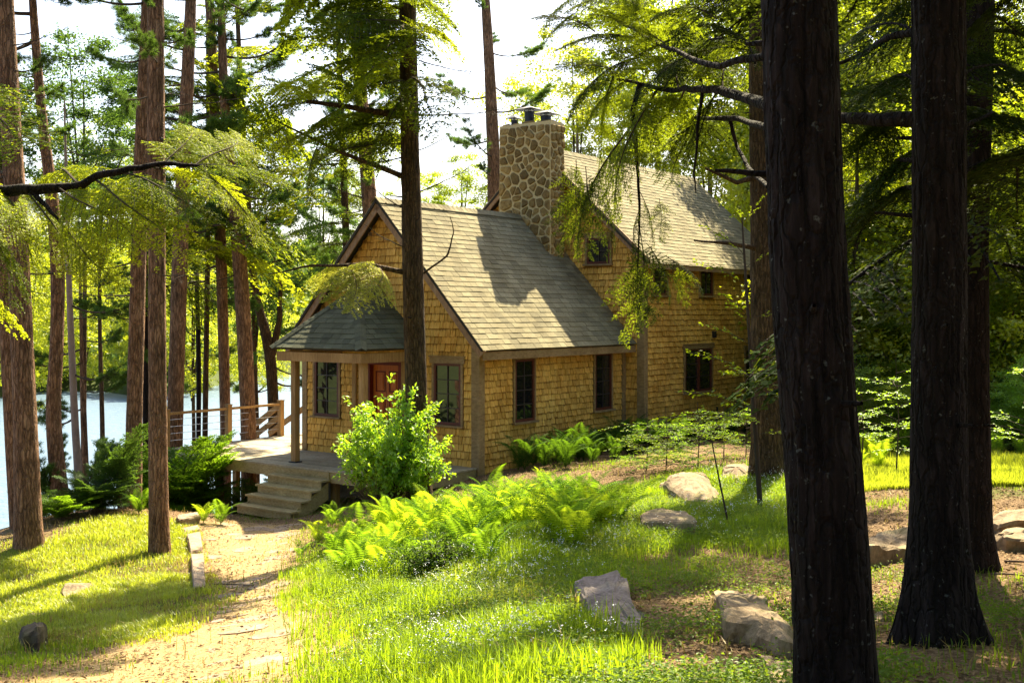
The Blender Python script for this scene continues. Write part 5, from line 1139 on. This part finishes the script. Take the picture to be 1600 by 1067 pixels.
def fern(label, p, s, seed, group=None, mat_=None, nf=9, spread=1.0):
    rg = np.random.default_rng(seed); t = thing('fern', label, 'fern', tuple(p), group)
    for i in range(nf):
        o = obj('frond', FR[i % 3], t, rot=(0, rg.uniform(-.42, .08) * spread, i * 2.4 + rg.uniform(-.3, .3)), scale=s * rg.uniform(.75, 1.1))
        if mat_: setmat(o, mat_)
    return t
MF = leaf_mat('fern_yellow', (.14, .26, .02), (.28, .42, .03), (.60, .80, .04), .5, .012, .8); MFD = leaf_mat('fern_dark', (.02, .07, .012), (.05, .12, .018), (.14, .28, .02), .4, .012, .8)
rg = np.random.default_rng(9)
BED = gpoly([(515, 880), (560, 845), (640, 815), (760, 795), (880, 800), (985, 815), (960, 845), (850, 885), (740, 890), (640, 905), (560, 925)])
lo_, hi_ = BED.min(0), BED.max(0); k = 0
while k < 74:
    x, y = rg.uniform(lo_, hi_)
    if inpoly(np.array([x]), np.array([y]), BED)[0]: fx = 800 + x / y * F_PX; fern('feathery green fern at the ' + ('left end of the sunlit fern bed, next to the path' if fx < 640 else 'middle of the sunlit fern bed, behind the dark shrub' if fx < 790 else 'right end of the sunlit fern bed, toward the flat-topped stone'), (x, y, gzf(x, y)), rg.uniform(.85, 1.3), k, 'ferns of the sunlit bed, ' + ('left' if fx < 640 else 'middle' if fx < 790 else 'right'), MF if k % 3 == 0 else None); k += 1
for q, (lab_, px, py, s, mm) in enumerate((('bright yellow-green fern at the right side of the steps', 497, 850, .85, MF), ('bright fern left of the steps beside the wooden block', 318, 800, .7, MF), ('dark fern under the deck left of the steps', 345, 795, .8, None), ('green strap-leaved fern between the paired pines', 217, 803, .9, None),
        ('fern right of the steps, half shaded', 520, 822, .8, None), ('pale green fern lit by the sun against the cabin wall', 848, 762, .62, MF), ('small fern by the path below the bright one', 470, 872, .5, None), ('fern beside the path at the edge of the bush', 540, 860, .8, MF))):
    fern(lab_, gp(px, py), s, 80 + q, mat_=mm)
for q in range(40):
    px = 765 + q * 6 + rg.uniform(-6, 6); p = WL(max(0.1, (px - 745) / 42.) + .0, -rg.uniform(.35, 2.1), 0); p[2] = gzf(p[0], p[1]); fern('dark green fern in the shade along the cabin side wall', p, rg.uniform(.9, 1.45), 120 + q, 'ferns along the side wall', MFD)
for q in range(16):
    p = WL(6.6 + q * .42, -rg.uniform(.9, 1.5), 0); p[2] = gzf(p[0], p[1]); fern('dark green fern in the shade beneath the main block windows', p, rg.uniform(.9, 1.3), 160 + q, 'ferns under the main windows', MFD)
for q in range(14):
    px, py = rg.uniform(1330, 1640), rg.uniform(712, 735); fern('fern in the sunlit strip in front of the forest wall', gp(px, py), rg.uniform(.7, 1.1), 190 + q, 'ferns in front of the forest wall', MF if q % 2 else None)
# saplings with flat leafy sprays in front of the main block
def sapling(label, pts, d, boughs, mats, seed):
    t = px_tree('sapling', label, 'sapling', pts, d, M['bark_twig'], 0, 8, 40, .03, seed=seed); rg = np.random.default_rng(seed)
    for (a, b) in boughs: PBx(t, LB[rg.integers(3)], 1.4, a, b, mats=mats, roll=rg.normal(0, .2))
    return t
sapling('thin dark sapling with pale leaves in front of the main block', [(1189, 826, 10), (1185, 740, 8), (1178, 640, 6.5), (1168, 480, 5), (1162, 380, 3.5), (1158, 330, 2)], 15.5,
        [((1178, 640, 15.5), (1060, 600, 14.9)), ((1180, 650, 15.5), (1090, 655, 14.6)), ((1174, 590, 15.5), (1080, 540, 15)), ((1172, 540, 15.5), (1100, 500, 15)), ((1170, 500, 15.5), (1240, 480, 15)), ((1166, 450, 15.5), (1090, 400, 15)), ((1163, 400, 15.5), (1100, 345, 15)), ((1164, 420, 15.5), (1225, 380, 15)),
         ((1178, 620, 15.5), (1245, 600, 14.8)), ((1160, 350, 15.5), (1120, 300, 15.3)), ((1160, 350, 15.5), (1195, 300, 15.1)), ((1181, 660, 15.5), (1020, 640, 14.4)), ((1176, 600, 15.5), (1140, 570, 14.2)), ((1170, 510, 15.5), (1135, 450, 14.6)), ((1182, 680, 15.5), (1240, 670, 14.8))], (LG, TW), 61)
sapling('twiggy leaning seedling beside the pale boulder', [(1143, 842, 4), (1128, 770, 3), (1112, 690, 2)], 13.6, [((1112, 690, 13.6), (1060, 680, 13.3)), ((1115, 700, 13.6), (1160, 675, 13.3)), ((1125, 760, 13.6), (1090, 735, 13.4))], (LG, TW), 62)
for q, (px, py, d) in enumerate(((1040, 742, 0), (1090, 735, 0), (1130, 722, 0), (1010, 735, 0), (1165, 715, 0))):
    p = gp(px, py); t = thing('leafy_shrub', 'low broad-leaved shrub with flat pale sprays against the main block', 'shrub', tuple(p), 'broad-leaved shrubs against the main block')
    for i in range(26):
        a = i * 2.4; z0 = rg.uniform(.05, 1.0); o = obj('branch', LB[i % 3], t, mw=aim((0, 0, z0), (math.cos(a) * .9, math.sin(a) * .9, z0 + rg.uniform(-.1, .2)), 1.4)); setmat(o, M['cover'] if i % 2 else M['fern'], TW)
    obj('stem', MB().tube([(0, 0, -.1), (.03, 0, .6), (0, .02, 1.3)], [.012, .01, .004], 5).mesh('stem', [M['bark_twig']]), t)
for q, (px, py, s) in enumerate(((1345, 740, .7), (1400, 742, .85), (1600, 745, .8))):
    p = gp(px, py); t = thing('maple_seedling', ('leafy seedling just right of the huge trunk', 'taller leafy seedling between the two large trunks', 'leafy seedling at the right edge before the forest')[q], 'sapling', tuple(p))
    for i in range(16):
        a = i * 2.4; z0 = rg.uniform(.4, 2.2) * s; o = obj('branch', LB[i % 3], t, mw=aim((0, 0, z0), (math.cos(a) * .9, math.sin(a) * .9, z0 + .15), 1.4)); setmat(o, M['bushleaf'], TW)
    obj('stem', MB().tube([(0, 0, -.1), (.05, 0, 1.1 * s), (0, .02, 2.4 * s)], [.016, .012, .004], 5).mesh('stem', [M['bark_twig']]), t)

# ------------------------------------------------------------------ rocks, edging, flagstones
ROCKP = []
def gp_off(px, py, off):
    d = np.linspace(3.5, 60, 1500); x = (px - 800) / F_PX * d; z = ZC - (py - HOR) / F_PX * d; h = gz(x, d, False) + off; k = np.argmax(h >= z); return np.array((x[k], d[k], h[k]))
def rock(name, label, cat, outline, h, m, seed, dome=0., group=None, parent=None, rough=.085, sink=.16, nr=52):
    Wd = np.array([gp_off(a, b, h) for a, b in outline]); c = Wd.mean(0); n0 = len(Wd); q = np.linspace(0, n0, nr, endpoint=False); i0 = q.astype(int); f = (q - i0)[:, None]
    O = Wd[i0 % n0] * (1 - f) + Wd[(i0 + 1) % n0] * f; O = (np.roll(O, 1, 0) * .22 + O * .56 + np.roll(O, -1, 0) * .22)
    A_ = np.c_[Wd[:, :2] - c[:2], np.ones(n0)]; pl = np.linalg.lstsq(A_, Wd[:, 2], rcond=None)[0]; V = []
    fr = [0.12, .35, .6, .8, .93, 1.0, 1.035, 1.02, .96]; dz = [0, 0, 0, 0, -.01, -.035, -h * .5, -h * .85, -h - sink]
    size = np.linalg.norm(O[:, :2] - c[:2], axis=1).mean()
    for a, b in zip(fr, dz):
        P = c[:2] + (O[:, :2] - c[:2]) * a; z = (P - c[:2]) @ pl[:2] + c[2]
        w = fbm(P[:, 0] * 2.2 + seed, P[:, 1] * 2.2, b * 6 + seed, 4); stepn = np.round((fbm(P[:, 0] * 1.1 + seed, P[:, 1] * 1.1, seed, 2)) * 9) / 9
        z = z + b * (1 if a > .9 else 1) + w * rough * 3 * (1 if a < 1.01 else .4) + stepn * rough * 2.2 * (a < 1.01) + dome * (1 - min(a, 1)**2)
        P = P + (fbm(P[:, 0] * 4 + seed, P[:, 1] * 4, b * 9, 3)[:, None] * (P - c[:2]) / size) * .22 * (a > .9)
        V.append(np.c_[P, z])
    base_ = np.array((c[0], c[1], c[2] - h)); k = len(V); V = np.concatenate(V) - base_; ctr = V[:nr].mean(0); V = np.r_[V, [ctr]]
    i = np.arange(k - 1)[:, None] * nr; j = np.arange(nr)[None]; j2 = (j + 1) % nr; F4 = np.stack([i + j, i + nr + j, i + nr + j2, i + j2], -1).reshape(-1, 4); F3 = np.stack([np.arange(nr), (np.arange(nr) + 1) % nr, np.full(nr, k * nr)], 1)
    o = obj(name, mk_mesh(name, V, [F4, F3], [m]), parent, loc=tuple(base_))
    if parent is None: tag(o, label, cat, group)
    ROCKP.append((c[:2] + (O[:, :2] - c[:2]) * 1.0).copy())
    return o
rock('stone_slab', 'grey layered stone slab in the grass in the middle foreground', 'rock', [(897, 908), (965, 893), (980, 905), (984, 925), (1005, 940), (1003, 968), (955, 962), (935, 958), (918, 940)], .15, M['rock_grey'], 1)
rock('stone_slab', 'long yellowish flat stone just left of the huge trunk', 'rock', [(1114, 908), (1150, 906), (1200, 920), (1198, 935), (1238, 965), (1236, 985), (1190, 972), (1130, 962), (1126, 930)], .19, M['rock'], 2)
rock('boulder', 'large pale boulder at the top of the lawn near the cabin wall', 'rock', [(1028, 756), (1045, 742), (1078, 735), (1106, 750), (1122, 770), (1108, 780), (1070, 780), (1045, 768)], .16, M['rock'], 3, dome=.12, rough=.085)
rock('flat_stone', 'flat-topped stone with a dark hollow side in front of the pale boulder', 'rock', [(1000, 800), (1030, 794), (1070, 796), (1087, 806), (1083, 814), (1040, 812), (1003, 812)], .19, M['rock'], 4, rough=.03)
rock('flat_stone', 'small pale stone beside the trunk half hidden behind the huge tree', 'rock', [(1127, 730), (1150, 724), (1170, 728), (1172, 738), (1150, 740), (1128, 738)], .18, M['rock'], 5)
rock('stone_slab', 'broad flat slab between the two large trunks', 'rock', [(1345, 842), (1375, 828), (1400, 822), (1440, 826), (1440, 846), (1400, 848), (1356, 856)], .2, M['rock'], 6)
rock('flat_stone', 'thin stone in the sunlit grass left of the path', 'rock', [(92, 925), (105, 912), (140, 906), (150, 912), (120, 925), (98, 930)], .07, M['rock'], 7)
rock('dark_stone', 'dark mossy stone near the lower left corner', 'rock', [(30, 985), (45, 976), (68, 974), (75, 985), (60, 996), (36, 997)], .13, M['rock_dark'], 8, dome=.05)
for q, (lb, ol, h) in enumerate((('mossy stone at the right edge nearest the forest', [(1545, 805), (1570, 795), (1600, 793), (1640, 800), (1610, 812), (1565, 815)], .18), ('low stone at the right edge below the mossy one', [(1550, 832), (1580, 822), (1630, 826), (1620, 842), (1570, 842)], .15),
        ('small stone between the huge trunk and the slab', [(1358, 960), (1378, 955), (1384, 965), (1365, 972)], .06), ('stepping stone partly covered by moss left of the huge trunk foot', [(1190, 1048), (1230, 1040), (1250, 1055), (1210, 1066)], .05), ('half-buried stone at the left edge of the lawn', [(40, 957), (75, 953), (90, 960), (50, 965)], .04))):
    rock('flat_stone', lb, 'rock', ol, h, M['rock'], 10 + q)
for q, (lb, ol, h) in enumerate((('squared block at the head of the path edging, beside the fern', [(276, 803), (309, 799), (312, 806), (280, 811)], .16), ('second edging stone of the path, thin and pale', [(286, 824), (311, 819), (313, 826), (288, 831)], .08), ('third edging stone, a long pale block beside the path', [(291, 832), (313, 829), (316, 855), (297, 858)], .14), ('lowest edging stone of the path, sunlit and flat', [(298, 862), (318, 860), (321, 905), (302, 912)], .12))):
    rock('edging_stone', lb, 'edging stone', ol, h, M['flag'], 20 + q, rough=.008, group='edging stones along the path')
pth = obj('path', mk_mesh('path', [(0, 0, 0), (.01, 0, 0), (0, .01, 0)], [[(0, 1, 2)]], [M['ground']])); pth['kind'] = 'structure'; pth['label'] = 'flagstone and litter path to the steps'
pp_ = gp(380, 850); pth.location = tuple(pp_ - (0, 0, .05))
rg = np.random.default_rng(3); placed = []
for q in range(900):
    if len(placed) > 52: break
    px, py = (rg.uniform(325, 460), rg.uniform(818, 862)) if q % 3 else (rg.uniform(310, 520), rg.uniform(862, 1060)); p = gp(px, py)
    if not inpoly(p[:1], p[1:2], PATH)[0]: continue
    r_ = rg.uniform(.16, .34)
    if any(np.hypot(p[0] - a[0], p[1] - a[1]) < (r_ + a[2]) * .92 for a in placed): continue
    placed.append((p[0], p[1], r_)); na = 9; a = np.linspace(0, 2 * np.pi, na, endpoint=False) + rg.uniform(-.2, .2, na); rr_ = r_ * rg.uniform(.8, 1.15, na); X_, Y_ = p[0] + np.cos(a) * rr_ * 1.15, p[1] + np.sin(a) * rr_; zt = gz(X_, Y_).mean() + rg.uniform(-.012, .008)
    zz = zt + rg.normal(0, .003, na) + (gz(X_, Y_, False) - gz(X_, Y_, False).mean()); V = np.r_[np.c_[X_, Y_, zz], np.c_[p[0] + (X_ - p[0]) * 1.04, p[1] + (Y_ - p[1]) * 1.04, zz - .06], [(p[0], p[1], zz.mean() + .003)]]; V -= np.array(pth.location)
    F3 = [(i, (i + 1) % na, 2 * na) for i in range(na)]; F4 = [((i + 1) % na, i, i + na, (i + 1) % na + na) for i in range(na)]
    obj('flagstone', mk_mesh('flagstone', V, [np.array(F3), np.array(F4)], [M['flag']]), pth)

# ------------------------------------------------------------------ grass, ground cover, flowers, litter
def scatter(n, box, wfun, seed):
    rg = np.random.default_rng(seed); X_, Y_ = [], []; got = 0
    while got < n:
        x = rg.uniform(box[0], box[1], n * 2); y = box[2] + (box[3] - box[2]) * rg.random(n * 2)**1.5
        inf = np.abs(x / np.maximum(y, .1)) < .56; x, y = x[inf], y[inf]; w = wfun(x, y); k = rg.random(len(x)) < w
        for q_ in ROCKP: k &= ~inpoly(x, y, q_)
        X_.append(x[k]); Y_.append(y[k]); got += k.sum()
        if len(X_) > 30: break
    return np.concatenate(X_)[:n], np.concatenate(Y_)[:n]
def blades(name, label, x, y, hmin, hmax, w, m, seed, bend=.35):
    rg = np.random.default_rng(seed); n = len(x); z = gz(x, y) - .01; h = (hmin + (hmax - hmin) * rg.random(n)**1.3 * np.clip(.55 + 2.6 * fbm(x * 1.4, y * 1.4, seed + 40., 2), .15, 1.25)); a = rg.uniform(0, 2 * np.pi, n); l = rg.uniform(.05, 1, n) * bend; d = np.stack([np.cos(a), np.sin(a), 0 * a], 1); s = np.stack([-np.sin(a), np.cos(a), 0 * a], 1) * (w * rg.uniform(.6, 1.2, n))[:, None] * .5
    P = np.stack([x, y, z], 1); mid = P + d * (h * l * .3)[:, None] + np.array((0, 0, 1)) * (h * .6)[:, None]; tip = P + d * (h * l)[:, None] + np.array((0, 0, 1)) * (h * (1 - .25 * l))[:, None]
    V = np.stack([P - s, P + s, mid + s * .7, mid - s * .7, tip], 1).reshape(-1, 3); b = np.arange(n)[:, None] * 5; r_ = rg.random(n) * .4
    o = obj(name, mk_mesh(name, V, [b + np.array([[0, 1, 2, 3]]), b + np.array([[3, 2, 4]])], [m], attrs={'rnd': ('FACE', np.r_[r_, r_])})); o['kind'] = 'stuff'; o['label'] = label
nz = lambda x, y, s, k: np.clip(.5 + fbm(x * s, y * s, k, 3) * 2.6, 0, 1)
x, y = scatter(150000, (-4, 9, 6, 25), lambda x, y: soft(x, y, LUSH, .6) * (.10 + .9 * nz(x, y, .9, 5)**1.4), 1); blades('tall_grass', 'lush green grass of the lawn between path and boulders', x, y, .07, .30, .010, M['grass'], 1, .6)
x, y = scatter(75000, (-11, -1, 8, 23), lambda x, y: soft(x, y, LEFTG) * (.06 + .94 * nz(x, y, 1.2, 6)**1.8), 2); blades('lawn_grass', 'yellow-green sunlit grass left of the path', x, y, .05, .17, .011, M['grass_y'], 2, .7)
x, y = scatter(70000, (-8, 14, 5, 30), lambda x, y: np.clip(nz(x, y, .6, 7) - .42, 0, 1) * 1.4 * (1 - soft(x, y, PATH) * .8) * np.where((x > 2.2) & (y < 15), .3, 1.), 3); blades('sparse_grass', 'sparse grass and weeds over the forest floor', x, y, .04, .15, .010, M['grass'], 3, .7)
x, y = scatter(45000, (5, 14, 17, 30), lambda x, y: soft(x, y, FARG) * (.3 + .7 * nz(x, y, .8, 8)), 4); blades('lit_grass', 'bright yellow grass strip before the forest wall', x, y, .10, .30, .014, M['grass_y'], 4)
M['straw'] = leaf_mat('straw_blades', (.20, .15, .06), (.42, .33, .16), (.40, .32, .12), .3, .02, 1.5)
x, y = scatter(16000, (-9, 6, 6, 24), lambda x, y: (soft(x, y, LUSH) + soft(x, y, LEFTG) + .15) * nz(x, y, 1.7, 21) * .8, 14); blades('dry_grass', 'dead straw-coloured blades mixed into the grass', x, y, .05, .26, .009, M['straw'], 14, 1.0)
x, y = scatter(26000, (-4, 6, 6, 24), lambda x, y: soft(x, y, LUSH) * nz(x, y, 1.1, 22), 15); blades('yellow_grass', 'yellowish blades mixed into the lawn', x, y, .06, .26, .010, M['grass_y'], 15, .8)
def cover(name, label, x, y, hmin, hmax, leaf, per, m, seed, spread=.05):
    rg = np.random.default_rng(seed); n = len(x); z = gz(x, y); h = rg.uniform(hmin, hmax, n); i = np.repeat(np.arange(n), per); c = np.stack([x, y, z + h], 1)[i] + rg.normal(0, spread, (n * per, 3)) * (1, 1, .35)
    D = unit(rg.normal(0, 1, c.shape) * (1, 1, .35)); V, F = leaves_mesh(c, D, unit(rg.normal(0, .35, c.shape) + (0, 0, 1)), leaf * rg.uniform(.6, 1.3, len(c)), leaf * rg.uniform(.45, .75, len(c)))
    o = obj(name, mk_mesh(name, V, [F], [m], attrs={'rnd': ('FACE', np.repeat(rg.random(len(c)) * .4, 2))})); o['kind'] = 'stuff'; o['label'] = label
x, y = scatter(24000, (-4, 9, 5.5, 25), lambda x, y: np.clip(soft(x, y, LUSH) * .8 + np.clip(nz(x, y, .9, 9) - .5, 0, 1) * (x > .2) * (x < 2.0) * (y < 16), 0, 1) * (1 - soft(x, y, PATH)), 5); cover('ground_cover', 'small-leaved ground plants among the grass', x, y, .02, .16, .030, 6, M['cover'], 5)
x, y = scatter(3200, (.3, 4, 5, 12), lambda x, y: np.clip(nz(x, y, .9, 10) - .35, 0, 1), 6); cover('weeds', 'low weeds around the slabs in the foreground', x, y, .01, .07, .028, 6, M['cover'], 6)
x, y = scatter(1500, (-4, 5, 7, 24), lambda x, y: soft(x, y, LUSH) * np.clip(nz(x, y, .55, 12) - .38, 0, 1) * 1.8, 7)
rg = np.random.default_rng(8); i = np.repeat(np.arange(len(x)), 4); c = np.stack([x, y, gz(x, y) + rg.uniform(.14, .34, len(x))], 1)[i] + rg.normal(0, .012, (len(i), 3)); V, F = leaves_mesh(c, unit(rg.normal(0, 1, c.shape)), unit(rg.normal(0, .4, c.shape) + (0, -.4, 1)), np.full(len(c), .012), np.full(len(c), .011))
o = obj('wildflowers', mk_mesh('wildflowers', V, [F], [M['white']])); o['kind'] = 'stuff'; o['label'] = 'tiny white wildflowers above the tall grass'
x, y = scatter(90000, (-9, 12, 4.5, 24), lambda x, y: np.clip(.55 - soft(x, y, LUSH) * .5 - soft(x, y, PATH) * .3, 0, 1) * (.3 + .7 * nz(x, y, 1.1, 13)), 9)
rg = np.random.default_rng(10); n = len(x); c = np.stack([x, y, gz(x, y) + rg.uniform(.003, .02, n)], 1); D = unit(rg.normal(0, 1, (n, 3)) * (1, 1, .18)); V, F = leaves_mesh(c, D, unit(rg.normal(0, .35, (n, 3)) + (0, 0, 1)), rg.uniform(.02, .07, n), rg.uniform(.006, .03, n))
o = obj('leaf_litter', mk_mesh('leaf_litter', V, [F], [M['litter']], attrs={'rnd': ('FACE', np.repeat(rg.random(n), 2))})); o['kind'] = 'stuff'; o['label'] = 'dead leaves and needles over the floor and path'
for q, (a, b, lb) in enumerate(((( 330, 915), (395, 917), 'thin fallen stick lying across the path'), ((1570, 880), (1640, 886), 'fallen stick on the dark floor at the right edge'), ((1550, 900), (1610, 905), 'lower fallen twig on the dark floor at the right edge'), ((590, 995), (665, 1000), 'short twig in the litter below the lush grass'), ((1190, 860), (1235, 830), 'bare branch leaning at the foot of the half hidden trunk'))):
    A_, B_ = gp(*a), gp(*b); mid = (A_ + B_) / 2 + (0, 0, .04); o = obj('fallen_twig', MB().tube(bez(A_ - A_ + (0, 0, .015), mid - A_, B_ - A_ + (0, 0, .02), 9), np.linspace(.014, .005, 9), 6).mesh('fallen_twig', [M['bark_dead']]), None, loc=tuple(A_)); tag(o, lb, 'stick')

rg = np.random.default_rng(31); n = 2600; a_ = rg.uniform(-.2, 5.6, n); b_ = rg.random(n)**1.3; c = np.stack([a_, -.3 + b_ * 2.9, zE + b_ * (zR - zE) * 2.9 / 3.06 + .05], 1); D = unit(rg.normal(0, 1, (n, 3)) * (1, .7, .1) + (0, 0, 0)); D[:, 2] = D[:, 1] * SL; D = unit(D); V, F = leaves_mesh(c, D, np.tile(unit(np.array((0, -SL, 1.))), (n, 1)), rg.uniform(.02, .09, n), rg.uniform(.006, .02, n))
o = obj('roof_needles', mk_mesh('roof_needles', V, [F], [M['litter']], attrs={'rnd': ('FACE', np.repeat(rg.random(n), 2))}), cabin); o['kind'] = 'stuff'
